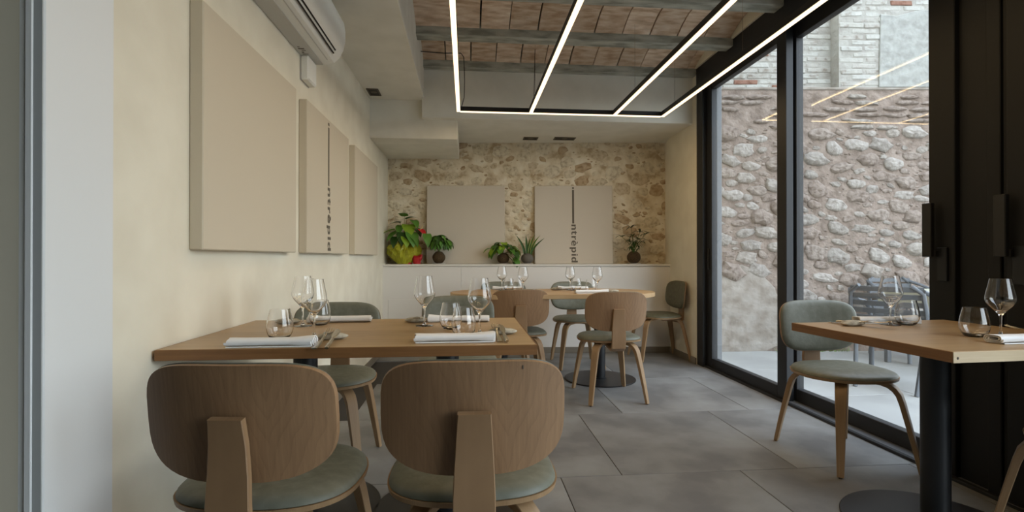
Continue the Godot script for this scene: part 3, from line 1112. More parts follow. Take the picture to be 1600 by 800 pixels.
func make_chair(pad: Material, ven: Material) -> Node3D:
	var o := base("dining_chair")
	var seg := 48
	# seat: shell and cushion
	var sp := outline(0.23, 0.205, 0.215, 2.7, 2.5, seg)
	var seat_warp := func(q: Vector2, z: float) -> Vector3:
		# q.y > 0 is the rear; sides and rear rise slightly
		var y := 0.436 + 0.012 * (q.y / 0.21) * (q.y / 0.21) - 0.006 * cos(q.x * 7.0) - 0.012 * maxf(0.0, -q.y / 0.21 - 0.6)
		return Vector3(q.x, y + z, q.y)
	var shell := slab(sp, func(_f): return 0.0, func(_f): return 0.013, seat_warp)
	part("seat_shell", shell.turned_out().commit(40), M.leg_wood, o)
	var sp2 := outline(0.226, 0.201, 0.211, 2.7, 2.5, seg)
	var cush := slab(sp2, func(f): return 0.036 * sqrt(maxf(0.0, 1.0 - pow(f, 5.0))) + 0.002, func(_f): return 0.0, seat_warp)
	part("seat_cushion", cush.turned_out().commit(50), pad, o)
	# back: curved plywood panel with a cushion on its front
	var bp := outline(0.226, 0.135, 0.145, 4.2, 3.1, seg)
	var back_warp := func(q: Vector2, z: float) -> Vector3:
		# z > 0 to the sitter (front, -z)
		var zz := 0.222 - 0.95 * q.x * q.x + 0.12 * q.y
		return Vector3(q.x, 0.655 + q.y, zz - z)
	var bs := slab(bp, func(_f): return 0.0, func(_f): return 0.012, back_warp)
	part("back_panel", bs.turned_out().commit(40), ven, o)
	var bp2 := outline(0.223, 0.138, 0.142, 4.2, 3.1, seg)
	var bc := slab(bp2, func(f): return 0.028 * sqrt(maxf(0.0, 1.0 - pow(f, 8.0))) + 0.002, func(_f): return -0.0005, back_warp)
	part("back_cushion", bc.turned_out().commit(50), pad, o)
	# spine: bent plywood from under the seat up the outside of the back
	var path := [Vector3(0, 0.400, 0.03), Vector3(0, 0.396, 0.10), Vector3(0, 0.384, 0.165), Vector3(0, 0.378, 0.205), Vector3(0, 0.398, 0.236), Vector3(0, 0.47, 0.243), Vector3(0, 0.54, 0.240), Vector3(0, 0.61, 0.242), Vector3(0, 0.672, 0.2525)]
	var sw := []
	for i in path.size():
		sw.append([0.05, 0.05, 0.05, 0.05, 0.05, 0.05, 0.047, 0.043, 0.039][i])
	var spn := Shape.new()
	spn.sweep(path, [Vector3.RIGHT], sw, [0.0095], 4, 0.002)
	part("spine", spn.turned_out().commit(25), M.veneer2, o)
	# four bent legs running out from the middle
	for s in [[1, 1], [-1, 1], [1, -1], [-1, -1]]:
		var dir := Vector3(s[0] * 0.205, 0, s[1] * 0.25).normalized()
		var R := 0.323
		var pr := [Vector2(0.03, 0.414), Vector2(0.10, 0.414), Vector2(0.165, 0.412), Vector2(0.198, 0.404), Vector2(0.222, 0.387), Vector2(0.239, 0.362), Vector2(0.252, 0.32), Vector2(0.276, 0.22), Vector2(0.301, 0.11), Vector2(R, 0.004)]
		var lp := []
		for q in pr:
			lp.append(dir * q.x + Vector3(0, q.y, 0))
		var lw := [0.027, 0.027, 0.027, 0.027, 0.026, 0.025, 0.024, 0.021, 0.018, 0.015]
		var k := Shape.new()
		k.sweep(lp, [dir.cross(Vector3.UP)], lw, [0.010, 0.010, 0.010, 0.011, 0.012, 0.012, 0.0115, 0.011, 0.010, 0.009], 4, 0.002)
		var lg := part("leg", k.turned_out().commit(25), M.leg_wood, o)
		var gl := Shape.new()
		gl.lathe([Vector2(0, 0), Vector2(0.008, 0), Vector2(0.008, 0.006), Vector2(0, 0.006)], 12)
		part("foot_glide", gl.commit(), M.led_black, lg, dir * R)
	return o

func build_chairs() -> void:
	var g := make_chair(M.leather, M.veneer)
	var first := true
	var list := [
		[-0.508, 1.445, -0.10, "plywood chair pushed to the near edge of the rectangular table, closest to the cream wall", "chairs at the rectangular table by the wall"],
		[0.018, 1.44, 0.0, "plywood chair with a small dark mark on its back, at the rectangular table's open end", "chairs at the rectangular table by the wall"],
		[-0.68, 2.60, PI, "padded chair across the rectangular table, facing us, beside the cream wall", "chairs at the rectangular table by the wall"],
		[-0.05, 3.02, PI, "padded chair across the rectangular table, facing us behind the pebble cutlery rest", "chairs at the rectangular table by the wall"],
		[0.405, 4.06, 0.0, "plywood backed chair tucked under the rounded table, behind the wooden table's corner", "chairs at the rounded table"],
		[1.055, 3.75, 0.03, "plywood backed chair drawn out from the rounded table, all four legs in view", "chairs at the rounded table"],
		[1.06, 4.87, PI, "padded chair facing us across the rounded table, under the lettered canvas", "chairs at the rounded table"],
		[0.37, 4.92, PI, "padded chair facing us across the rounded table, behind two wine glasses and under leafy plants", "chairs at the rounded table"],
		[1.945, 2.50, PI, "grey padded chair standing before the sliding window, facing us at the table corner", "chairs by the window"],
		[2.075, 1.435, 0.0, "chair only partly in view in front of the dark door leaves", "chairs by the window"],
	]
	for c in list:
		var o := g
		if first:
			o.position = P(c[0], 0, c[1])
			o.rotation.y = c[2]
			first = false
		else:
			o = copy_of(g, "dining_chair", P(c[0], 0, c[1]), c[2])
		if c[3].contains("small dark mark"):
			part("mark", boxm(Vector3(0.0025, 0.009, 0.002)), M.ink, o, Vector3(0.115, 0.772, 0.2362)).set_meta("label", "small dark mark near the top of the back")
		tag(o, c[3], "chair", c[4])
	var dk := copy_of(g, "dining_chair", P(1.965, 0, 5.11), PI / 2 + 0.01)
	for ch in dk.get_children():
		if ch.name.ends_with("cushion"):
			ch.material_override = M.leather_dark
	tag(dk, "chair with darker olive padding set sideways in the corner by the window", "chair", "chairs at the rounded table")

# ---------------------------------------------------------------- things on the walls
func lettering(parent: Node, length: float, line_len: float, at: Vector3, basis: Basis) -> void:
	var f := SystemFont.new()
	f.font_names = PackedStringArray(["Droid Sans"])
	f.font_weight = 700
	var t := TextMesh.new()
	t.text = "ntrèpid"
	t.font = f
	t.font_size = 96
	t.pixel_size = 0.002
	t.depth = 0.0015
	t.curve_step = 1.0
	t.horizontal_alignment = HORIZONTAL_ALIGNMENT_LEFT
	t.vertical_alignment = VERTICAL_ALIGNMENT_CENTER
	var bb := t.get_aabb()
	var s := length / bb.size.x
	var sy := 0.092 / bb.size.y
	var o := part("lettering", t, M.ink, parent)
	# letters run downwards, their tops towards +x
	var turn := basis * Basis(Vector3(0, 0, 1), -PI / 2)
	o.transform = Transform3D(turn * Basis.from_scale(Vector3(s, sy, 1)), at - turn * Vector3(bb.position.x * s, (bb.position.y + bb.size.y * 0.47) * sy, 0) + basis * Vector3(0, 0, 0.0012))
	part("long_stroke", boxm(Vector3(0.022, line_len, 0.0015)), M.ink, parent, at + basis * Vector3(0.0, 0.012 + line_len / 2, 0.0012), basis)
	part("dot", boxm(Vector3(0.022, 0.018, 0.0015)), M.ink, parent, at + basis * Vector3(0.0, 0.012 + line_len + 0.022, 0.0012), basis)

func canvas_panel(w: float, h: float, t: float, m: Material) -> ArrayMesh:
	var k := Shape.new()
	k.box(Vector3(0, h / 2, t / 2), Vector3(w, h, t), 0.004)
	return k.commit(25)

func build_wall_things() -> void:
	# canvases on the long wall: local z out of the wall
	var spec := [[1.852, 2.785, "large blank beige canvas on the cream wall, nearest the white pier"], [2.962, 3.925, "beige canvas lettered down its middle, between two blank ones on the cream wall"], [4.133, 5.09, "blank beige canvas on the cream wall, closest to the stone niche"]]
	for i in 3:
		var d0: float = spec[i][0]
		var d1: float = spec[i][1]
		var dm := (d0 + d1) / 2
		var o := base("wall_canvas", P(LX(dm), 1.058, dm), PI / 2 + LTURN)
		tag(o, spec[i][2], "canvas", "canvases hung on the cream wall")
		part("board", canvas_panel(d1 - d0, 0.864, 0.047, M.canvas), M.canvas, o)
		if i == 1:
			lettering(o, 0.405, 0.375, Vector3(-0.055, 0.423, 0.047), Basis.IDENTITY)
	# two leaning on the niche ledge
	for i in 2:
		var x: float = [0.0, 1.222][i]
		var d: float = [5.835, 5.735][i]
		var o := base("leaning_canvas", P(x - 0.01, 0.962, d), BTURN)
		o.rotation.x = -0.055
		tag(o, ["blank beige canvas leaning on the niche ledge behind small plants", "beige canvas lettered down its middle leaning on the niche ledge"][i], "canvas", "canvases leaning on the niche ledge")
		part("board", canvas_panel(0.885, 0.892, 0.03, M.canvas2), M.canvas2, o)
		if i == 1:
			lettering(o, 0.43, 0.385, Vector3(-0.005, 0.446, 0.03), Basis.IDENTITY)
	# air conditioner
	var d0 := 2.29
	var d1 := 3.14
	var ac := base("air_conditioner", P(LX(2.715), 2.18, 2.715), PI / 2 + LTURN)
	tag(ac, "white split air conditioner mounted high on the cream wall", "air conditioner")
	var prof := PackedVector2Array([Vector2(0.0, 0.0), Vector2(0.10, 0.0), Vector2(0.15, 0.012), Vector2(0.182, 0.045), Vector2(0.203, 0.09), Vector2(0.213, 0.14), Vector2(0.214, 0.20), Vector2(0.207, 0.25), Vector2(0.19, 0.28), Vector2(0.17, 0.29), Vector2(0.0, 0.29)])
	var k := Shape.new()
	k.prism(prof, -0.425, 0.425, 0.006)
	# profile x -> local z, prism z -> local x
	k.moved(Transform3D(Basis(Vector3(0, 0, 1), Vector3.UP, Vector3(1, 0, 0)), Vector3.ZERO))
	part("body", k.turned_out().commit(28), M.ac_white, ac)
	part("underside", boxm(Vector3(0.83, 0.004, 0.085), 0.001), M.ac_grey, ac, Vector3(-0.005, -0.002, 0.046))
	var lv := Shape.new()
	for yz in [[0.030, 0.1735], [0.046, 0.1845]]:
		lv.box(Vector3(-0.04, yz[0], yz[1]), Vector3(0.70, 0.007 if yz[0] < 0.04 else 0.003, 0.008), 0.0, Basis(Vector3.RIGHT, -0.6))
	part("air_slot", lv.commit(20), M.ac_slot, ac)
	var fl := Shape.new()
	fl.box(Vector3(-0.03, 0.0055, 0.128), Vector3(0.76, 0.004, 0.006), 0.001, Basis(Vector3.RIGHT, -0.2))
	part("flap_edge", fl.commit(20), M.ac_grey, ac)
	for q in 5:
		part("embossed_mark", boxm(Vector3(0.008 + 0.006 * (q % 2), 0.001, 0.012 + 0.01 * ((q * 2) % 3))), M.vent_dark, ac, Vector3(0.15 + 0.025 * q, -0.0042, 0.03 + 0.006 * (q % 3)))
	var jb := base("junction_box", P(LX(3.057), 2.04, 3.057), PI / 2 + LTURN)
	tag(jb, "small white plastic cover box below the air conditioner", "box")
	var jk := Shape.new()
	jk.box(Vector3(0, 0.07, 0.024), Vector3(0.152, 0.14, 0.048), 0.009)
	part("cover", jk.commit(35), M.ac_white, jb)
	part("back_plate", boxm(Vector3(0.156, 0.144, 0.004), 0.001), M.ac_grey, jb, Vector3(0, 0.07, 0.002))
	# recessed spotlights, switched off, in the dropped ceilings
	for s in [[-0.838, 2.535, 4.73, 0.105, 0.19, "dark recessed square spotlight in the dropped ceiling along the cream wall"], [0.703, 2.35, 5.607, 0.16, 0.12, "small dark recessed fitting above the stone niche"], [1.077, 2.35, 5.58, 0.235, 0.12, "wider dark recessed fitting above the stone niche"]]:
		var v := base("recessed_fitting", P(s[0], s[1], s[2]))
		tag(v, s[5], "ceiling fitting", "recessed ceiling fittings")
		var fr := Shape.new()
		for e in [[-1, 0], [1, 0], [0, -1], [0, 1]]:
			fr.box(Vector3(e[0] * (s[3] / 2 - 0.006), -0.003, e[1] * (s[4] / 2 - 0.006)), Vector3(0.012 if e[0] else s[3], 0.008, 0.012 if e[1] else s[4]), 0.001)
		part("frame", fr.commit(20), M.vent_dark, v)
		part("inner_plate", boxm(Vector3(s[3] - 0.02, 0.004, s[4] - 0.02)), M.vent_inner, v, Vector3(0, -0.001, 0))
		var lens := Shape.new()
		lens.lathe([Vector2(0, -0.004), Vector2(0.03, -0.004), Vector2(0.034, -0.001)], 20)
		part("lens", lens.commit(), M.vent_dark, v)

# ---------------------------------------------------------------- plants
func leaf_shape(l: float, w: float, droop: float, fold := 0.25, heart := 0.0) -> ArrayMesh:
	# grows along +y then bends to -z... base at the origin, runs along +z, bends down
	var k := Shape.new()
	var n := 7
	var rows := []
	for i in n + 1:
		var f := float(i) / n
		var half := w / 2 * pow(sin(PI * pow(lerpf(0.04 + heart * 0.3, 1.0, f), 0.75)), 0.9) if f < 1.0 else 0.0
		var y := droop * l * (-f * f)
		var z := l * f * (1.0 - 0.25 * droop * f)
		rows.append(PackedVector3Array([Vector3(-half, y + half * fold, z), Vector3(-half * 0.5, y + half * fold * 0.3, z), Vector3(0, y, z), Vector3(half * 0.5, y + half * fold * 0.3, z), Vector3(half, y + half * fold, z)]))
	k.grid(rows)
	return k.commit(60)

func stalk(parent: Node, from: Vector3, to: Vector3, r: float, m: Material) -> void:
	var k := Shape.new()
	var mid := (from + to) / 2 + Vector3(0, 0.12 * from.distance_to(to), 0)
	k.sweep([from, from.lerp(mid, 0.6) + Vector3(0, 0.01, 0), mid, to], [Vector3(0.3, 0, 1)], [r, r, r * 0.9, r * 0.7], [r, r, r * 0.9, r * 0.7], 6)
	part("stalk", k.commit(60), m, parent)

func ball(r: float, squash: float, sd: int) -> ArrayMesh:
	var n := FastNoiseLite.new()
	n.seed = sd
	n.frequency = 1.2
	var k := Shape.new()
	var rows := []
	for i in 13:
		var a := -PI / 2 + PI * i / 12
		var ring := PackedVector3Array()
		for j in 24:
			var t := TAU * j / 24
			var d := Vector3(cos(a) * cos(t), sin(a), -cos(a) * sin(t))
			var rr := r * (1.0 + 0.06 * n.get_noise_3dv(d * 2.0))
			ring.append(Vector3(d.x * rr, maxf(d.y * rr * squash + r * squash * 0.93, 0.0), d.z * rr))
		rows.append(ring)
	k.grid(rows, true)
	return k.turned_out().commit(60)

func aim(yaw: float, pitch: float) -> Basis:
	return Basis(Vector3.UP, yaw) * Basis(Vector3.RIGHT, -pitch)

func plant_at(called: String, x: float, d: float) -> Node3D:
	return base(called, P(x, 0.962, d))

func build_plants() -> void:
	var r := RandomNumberGenerator.new()
	r.seed = 77
	# anthurium in a yellow-green florist's wrap
	var a := plant_at("potted_anthurium", -0.69, 5.77)
	tag(a, "red flowered anthurium in crumpled yellow-green wrapping at the niche's wall end", "plant", "plants on the niche ledge")
	var pot := Shape.new()
	pot.lathe([Vector2(0, 0), Vector2(0.055, 0), Vector2(0.07, 0.11), Vector2(0.062, 0.11), Vector2(0.055, 0.095), Vector2(0, 0.095)], 24)
	part("pot", pot.turned_out().commit(40), M.wrap_red, a, Vector3(0.03, 0, 0))
	var wr := Shape.new()
	var rows := []
	for i in 9:
		var f := i / 8.0
		var ring := PackedVector3Array()
		for j in 40:
			var t := TAU * j / 40
			var pl := 1.0 + (0.04 + 0.10 * f) * sin(j * 2.1 + i * 0.9) + (0.03 + 0.08 * f) * sin(j * 5.3 + i * 1.7) + r.randf_range(-0.07, 0.07)
			var rad := (0.075 + 0.10 * sin(PI * 0.62 * f) - 0.045 * smoothstep(0.7, 1.0, f)) * pl
			ring.append(Vector3(rad * cos(t), 0.004 + 0.215 * f + 0.06 * f * sin(j * 0.9) * sin(j * 2.3), -rad * sin(t) * 0.85))
		rows.append(ring)
	wr.grid(rows, true)
	part("wrapping", wr.commit(18), M.wrap, a)
	var rt := Shape.new()
	var rtr := []
	for i in 4:
		var ring := PackedVector3Array()
		for j in 18:
			var t := TAU * j / 18
			var rad := (0.035 + 0.008 * i) * (1.0 + r.randf_range(-0.16, 0.16))
			ring.append(Vector3(rad * cos(t), 0.002 + 0.03 * i + 0.012 * i * r.randf_range(-0.5, 0.5), -rad * sin(t) * 0.7))
		rtr.append(ring)
	rt.grid(rtr, true)
	rt.fan(rtr[3])
	part("red_tissue", rt.commit(15), M.wrap_red, a, Vector3(0.145, 0, 0.045))
	var big := leaf_shape(0.19, 0.15, 0.35, 0.12, 0.6)
	var mid := leaf_shape(0.14, 0.11, 0.4, 0.15, 0.6)
	for q in [[-0.06, 0.36, 0.05, -0.9, -0.35, 0, 1], [-0.03, 0.43, 0.0, -0.3, -0.5, 1, 1], [0.04, 0.44, 0.0, 0.3, -0.6, 0, 2], [0.09, 0.49, -0.02, 0.7, -0.4, 1, 1], [0.0, 0.35, 0.06, 0.1, -0.9, 0, 0], [-0.08, 0.30, 0.07, -0.5, -0.8, 1, 0], [0.08, 0.35, 0.06, 0.5, -0.8, 0, 1], [0.12, 0.40, 0.0, 0.9, -0.5, 1, 0], [-0.05, 0.46, -0.03, -1.2, 0.2, 1, 0], [-0.10, 0.38, 0.02, -1.4, -0.1, 0, 2], [0.02, 0.50, -0.02, 1.4, 0.5, 1, 0], [0.02, 0.30, 0.08, 0.4, -0.7, 1, 2], [0.10, 0.30, 0.06, 0.9, -0.6, 1, 1], [0.0, 0.53, -0.03, -0.4, 0.6, 1, 1]]:
		part("leaf", big if q[5] == 0 else mid, [M.leaf_dark, M.leaf_green, M.leaf_lime][q[6]], a, Vector3(q[0], q[1], q[2]), aim(q[3], q[4]))
		stalk(a, Vector3(q[0] * 0.3, 0.12, q[2] * 0.3), Vector3(q[0], q[1], q[2]), 0.0035, M.stem)
	stalk(a, Vector3(0.03, 0.15, 0.02), Vector3(0.185, 0.365, 0.06), 0.0035, M.stem)
	var fl := part("flower", leaf_shape(0.125, 0.10, 0.3, 0.15, 0.7), M.spathe, a, Vector3(0.175, 0.385, 0.05), aim(0.9, -0.5))
	var spx := Shape.new()
	spx.sweep([Vector3(0, 0, 0.01), Vector3(0, 0.03, 0.02), Vector3(0, 0.06, 0.022)], [Vector3.RIGHT], [0.006, 0.006, 0.003], [0.006, 0.006, 0.003], 8)
	part("spadix", spx.commit(60), M.spadix, fl)
	# kokedama with hand-shaped leaves
	var b := plant_at("moss_ball_plant", -0.305, 5.70)
	tag(b, "drooping green houseplant in a brown moss ball before the blank canvas", "plant", "plants on the niche ledge")
	saucer(b, 0.075)
	part("moss_ball", ball(0.07, 1.0, 9), M.moss, b, Vector3(0, 0.008, 0))
	var lf := leaf_shape(0.12, 0.05, 0.7, 0.2)
	for i in 14:
		var yaw := TAU * i / 14 + r.randf() * 0.5
		var rd := 0.03 + 0.05 * r.randf()
		var top := Vector3(rd * sin(yaw) + 0.015, 0.36 - rd * 1.6 + 0.03 * r.randf(), rd * cos(yaw))
		stalk(b, Vector3(0, 0.13, 0), top, 0.003, M.stem)
		for j in 5:
			part("leaf", lf, [M.leaf_green, M.leaf_green, M.leaf_dark][r.randi() % 3], b, top, aim(yaw + (j - 2) * 0.7, -0.55 + r.randf() * 0.7))
	part("leaf", leaf_shape(0.17, 0.10, 0.3, 0.1, 0.5), M.leaf_green, b, Vector3(-0.13, 0.335, 0.02), aim(0.3, -0.9))
	stalk(b, Vector3(0, 0.13, 0), Vector3(-0.13, 0.335, 0.02), 0.003, M.stem)
	# trailing plant
	var c := plant_at("moss_ball_plant", 0.405, 5.665)
	tag(c, "trailing leafy plant in a dark ball, its leaves hanging over the ledge", "plant", "plants on the niche ledge")
	saucer(c, 0.075)
	part("moss_ball", ball(0.068, 0.9, 12), M.moss, c, Vector3(0, 0.008, 0))
	var lf2 := leaf_shape(0.095, 0.075, 0.45, 0.2, 0.5)
	for i in 44:
		var yaw := r.randf() * TAU
		var rad := 0.03 + 0.10 * r.randf()
		var top := Vector3(rad * sin(yaw) * 1.25, 0.24 - rad * 0.9 + 0.04 * r.randf(), rad * cos(yaw) * 0.8)
		if i > 34:
			top = Vector3(0.115 + 0.03 * r.randf(), 0.15 - 0.018 * (i - 34), 0.07)
			yaw = 0.4
		if i == 34:
			top = Vector3(-0.15, 0.17, 0.03); yaw = -1.3
		part("leaf", lf2, [M.leaf_green, M.leaf_lime, M.leaf_dark, M.leaf_green][r.randi() % 4], c, top, aim(yaw, -0.7 + r.randf() * 0.7))
		if i % 3 == 0 or i > 33:
			stalk(c, Vector3(0, 0.11, 0), top, 0.002, M.stem)
	# snake plant in a grey pot
	var e := plant_at("snake_plant", 0.672, 5.66)
	tag(e, "small upright snake plant with pale leaf edges in a grey round pot", "plant", "plants on the niche ledge")
	saucer(e, 0.07)
	part("pot", ball(0.07, 0.85, 21), M.pot_grey, e, Vector3(0, 0.006, 0))
	for q in [[-0.03, 0.0, -0.42, 0.22, 0], [-0.005, 0.01, -0.05, 0.22, 0], [0.02, 0.0, 0.28, 0.23, 1], [0.035, -0.01, 0.5, 0.22, 1], [0.04, 0.02, 0.9, 0.19, 0], [0.01, -0.03, 0.12, 0.19, 1]]:
		var lv := Shape.new()
		var l: float = q[3]
		var lr := []
		for i in 8:
			var f := i / 7.0
			var hw := 0.017 * (1.0 - pow(f, 2.2)) * (0.7 + 0.6 * f)
			var cx := sin(q[2] * f * 1.2) * l * f * 0.9
			lr.append(PackedVector3Array([Vector3(cx - hw, l * f, 0.004), Vector3(cx, l * f, -0.002), Vector3(cx + hw, l * f, 0.004)]))
		lv.grid(lr)
		var lp := part("leaf", lv.commit(60), M.leaf_dark, e, Vector3(q[0], 0.10, q[1]))
		if q[4]:
			var ed := Shape.new()
			for sd in 2:
				var er := []
				for i in 8:
					var p: Vector3 = lr[i][0 if sd == 0 else 2]
					var p2: Vector3 = p.lerp(lr[i][1], 0.35)
					er.append(PackedVector3Array([p + Vector3(0, 0, 0.001), p2 + Vector3(0, 0, 0.0015)]))
				ed.grid(er)
			part("leaf_edge", ed.commit(60), M.leaf_yellow, lp)
	# wiry plant at the far corner
	var h := plant_at("moss_ball_plant", 1.85, 5.545)
	tag(h, "sparse dark palm-like plant in a brown moss ball at the niche's window end", "plant", "plants on the niche ledge")
	saucer(h, 0.08)
	part("moss_ball", ball(0.075, 0.95, 33), M.moss, h, Vector3(0, 0.008, 0))
	var nd := leaf_shape(0.13, 0.02, 0.5, 0.1)
	var sp := leaf_shape(0.07, 0.02, 0.9, 0.1)
	for q in [[-0.14, 0.30, 0.02], [-0.03, 0.40, 0.0], [0.06, 0.35, 0.03], [0.13, 0.33, 0.02], [-0.06, 0.24, 0.05], [0.03, 0.27, 0.06], [0.08, 0.24, 0.0], [0.0, 0.31, -0.03]]:
		var top := Vector3(q[0], q[1], q[2])
		stalk(h, Vector3(0.0, 0.13, 0), top, 0.003, M.stem)
		for j in 8:
			part("leaf", nd, M.leaf_olive, h, top, aim(TAU * j / 8 + q[0] * 20, 0.3 + 0.5 * r.randf()))
	for i in 28:
		part("leaf", sp, M.leaf_dark, h, Vector3(r.randf_range(-0.05, 0.05), r.randf_range(0.16, 0.27), r.randf_range(-0.03, 0.05)), aim(r.randf() * TAU, 0.2))

func saucer(parent: Node, r: float) -> void:
	var k := Shape.new()
	k.lathe([Vector2(0, 0), Vector2(r - 0.01, 0), Vector2(r, 0.008), Vector2(r - 0.004, 0.009), Vector2(r - 0.012, 0.005), Vector2(0, 0.005)], 28)
	part("saucer", k.turned_out().commit(40), M.saucer, parent)

# ---------------------------------------------------------------- tableware
func smooth_profile(pts: Array, n: int) -> Array:
	var c := Curve2D.new()
	for i in pts.size():
		var p: Vector2 = pts[i]
		var a: Vector2 = pts[maxi(i - 1, 0)]
		var b: Vector2 = pts[mini(i + 1, pts.size() - 1)]
		var tan := (b - a) / 6.0
		c.add_point(p, -tan, tan)
	var out := []
	var L := c.get_baked_length()
	for i in n + 1:
		var q := c.sample_baked(L * i / n, true)
		out.append(Vector2(maxf(q.x, 0.0), q.y))
	return out

func make_wine_glass() -> Node3D:
	var o := base("wine_glass")
	# one blown piece; bowl, stem and foot as parts that meet
	var outer := smooth_profile([Vector2(0.0045, 0.070), Vector2(0.0075, 0.078), Vector2(0.020, 0.094), Vector2(0.037, 0.114), Vector2(0.0435, 0.131), Vector2(0.0415, 0.150), Vector2(0.036, 0.178), Vector2(0.0305, 0.206)], 26)
	var inner := []
	for i in outer.size():
		var p: Vector2 = outer[outer.size() - 1 - i]
		if p.y > 0.086:
			inner.append(Vector2(p.x - 0.0011 - 0.0016 * clampf((0.12 - p.y) / 0.035, 0, 1), p.y))
	inner.append(Vector2(0, 0.0855))
	var k := Shape.new()
	k.lathe([Vector2(0, 0.070)] + outer + inner, 40)
	part("bowl", k.turned_out().commit(50), M.glass, o)
	var st := Shape.new()
	st.lathe([Vector2(0, 0.006)] + smooth_profile([Vector2(0.009, 0.0062), Vector2(0.0045, 0.014), Vector2(0.0036, 0.03), Vector2(0.0036, 0.055), Vector2(0.0045, 0.0698)], 12) + [Vector2(0, 0.0698)], 20)
	part("stem", st.turned_out().commit(50), M.glass, o)
	var ft := Shape.new()
	ft.lathe([Vector2(0, 0.0008), Vector2(0.034, 0.0004), Vector2(0.0365, 0.0012), Vector2(0.036, 0.0024), Vector2(0.02, 0.0042), Vector2(0.009, 0.006), Vector2(0, 0.006)], 40)
	part("foot", ft.turned_out().commit(50), M.glass, o)
	return o

func make_tumbler() -> Node3D:
	var o := base("stemless_glass")
	var outer := smooth_profile([Vector2(0.024, 0.0006), Vector2(0.031, 0.005), Vector2(0.0405, 0.022), Vector2(0.0435, 0.042), Vector2(0.041, 0.066), Vector2(0.036, 0.088), Vector2(0.0325, 0.104)], 20)
	var inner := []
	for i in outer.size():
		var p: Vector2 = outer[outer.size() - 1 - i]
		if p.y > 0.010:
			inner.append(Vector2(p.x - 0.0012 - 0.0012 * clampf((0.03 - p.y) / 0.02, 0, 1), p.y))
	inner.append(Vector2(0.024, 0.0075))
	inner.append(Vector2(0, 0.0065))
	var k := Shape.new()
	k.lathe([Vector2(0, 0.0014)] + outer + inner, 40)
	part("wall_and_base", k.turned_out().commit(50), M.glass, o)
	return o

# cloth rolled flat: a spiral section drawn along x
func make_napkin(length: float) -> Node3D:
	var o := base("napkin")
	var k := Shape.new()
	var n := 64
	var inn := []
	var outp := []
	for i in n + 1:
		var f := float(i) / n
		var a := TAU * 2.6 * f + 2.6
		var rad := 0.35 + 0.65 * f
		var th := 0.0016
		var c := Vector2(cos(a), sin(a))
		var q := Vector2(signf(c.x) * pow(absf(c.x), 0.75) * 0.034 * rad, signf(c.y) * pow(absf(c.y), 0.85) * 0.015 * rad)
		outp.append(q)
		inn.append(q * (1.0 - 0.1 / rad))
	var rows := []
	var m := 14
	for s in m + 1:
		var x := length * (float(s) / m - 0.5)
		var pinch := 1.0 - 0.07 * sin(PI * s / m) + 0.02 * sin(s * 1.7)
		var lift: float = 1.0 + [0.5, 0.36, 0.2, 0.06, 0.0][mini(m - s, 4)]
		var ring := PackedVector3Array()
		for q in outp:
			ring.append(Vector3(x + 0.004 * sin(q.x * 120), q.y * pinch * lift + 0.0158, q.x * pinch))
		for i in inn.size():
			var q: Vector2 = inn[inn.size() - 1 - i]
			ring.append(Vector3(x + 0.004 * sin(q.x * 120), q.y * pinch * lift + 0.0158, q.x * pinch))
		rows.append(ring)
	k.grid(rows, true)
	# close the two ends between the cloth's faces
	for e in [0, m]:
		var ring: PackedVector3Array = rows[e]
		for i in n:
			k.quad(ring[i], ring[i + 1], ring[2 * n - i], ring[2 * n + 1 - i])
	for i in k.v.size():
		k.v[i].y = maxf(k.v[i].y, 0.0006)
	part("rolled_cloth", k.commit(50), M.linen, o)
	var hem := Shape.new()
	hem.box(Vector3(0, 0.0028, 0.032), Vector3(length * 0.985, 0.0045, 0.004), 0.0015)
	part("hem", hem.commit(40), M.linen, o)
	return o

func make_fork() -> Node3D:
	# runs along -z from its handle end, tines raised on the pebble
	var o := base("fork")
	var k := Shape.new()
	k.sweep([Vector3(0, 0.002, 0), Vector3(0, 0.004, -0.04), Vector3(0, 0.009, -0.09), Vector3(0, 0.016, -0.125), Vector3(0, 0.020, -0.14)], [Vector3.RIGHT], [0.0085, 0.008, 0.0045, 0.0035, 0.005], [0.0016, 0.0016, 0.0016, 0.0015, 0.0013], 10)
	part("handle", k.turned_out().commit(50), M.steel, o)
	var b := Shape.new()
	b.sweep([Vector3(0, 0.020, -0.138), Vector3(0, 0.0195, -0.15), Vector3(0, 0.018, -0.162)], [Vector3.RIGHT], [0.005, 0.0115, 0.0125], [0.0012, 0.001, 0.001], 10)
	part("neck", b.turned_out().commit(50), M.steel, o)
	for i in 4:
		var x := -0.0105 + 0.007 * i
		var t := Shape.new()
		t.sweep([Vector3(x, 0.018, -0.160), Vector3(x, 0.0185, -0.18), Vector3(x * 0.95, 0.022, -0.20), Vector3(x * 0.92, 0.025, -0.207)], [Vector3.RIGHT], [0.0019, 0.0017, 0.0013, 0.0006], [0.001, 0.001, 0.0009, 0.0005], 6)
		part("tine", t.turned_out().commit(50), M.steel, o)
	return o

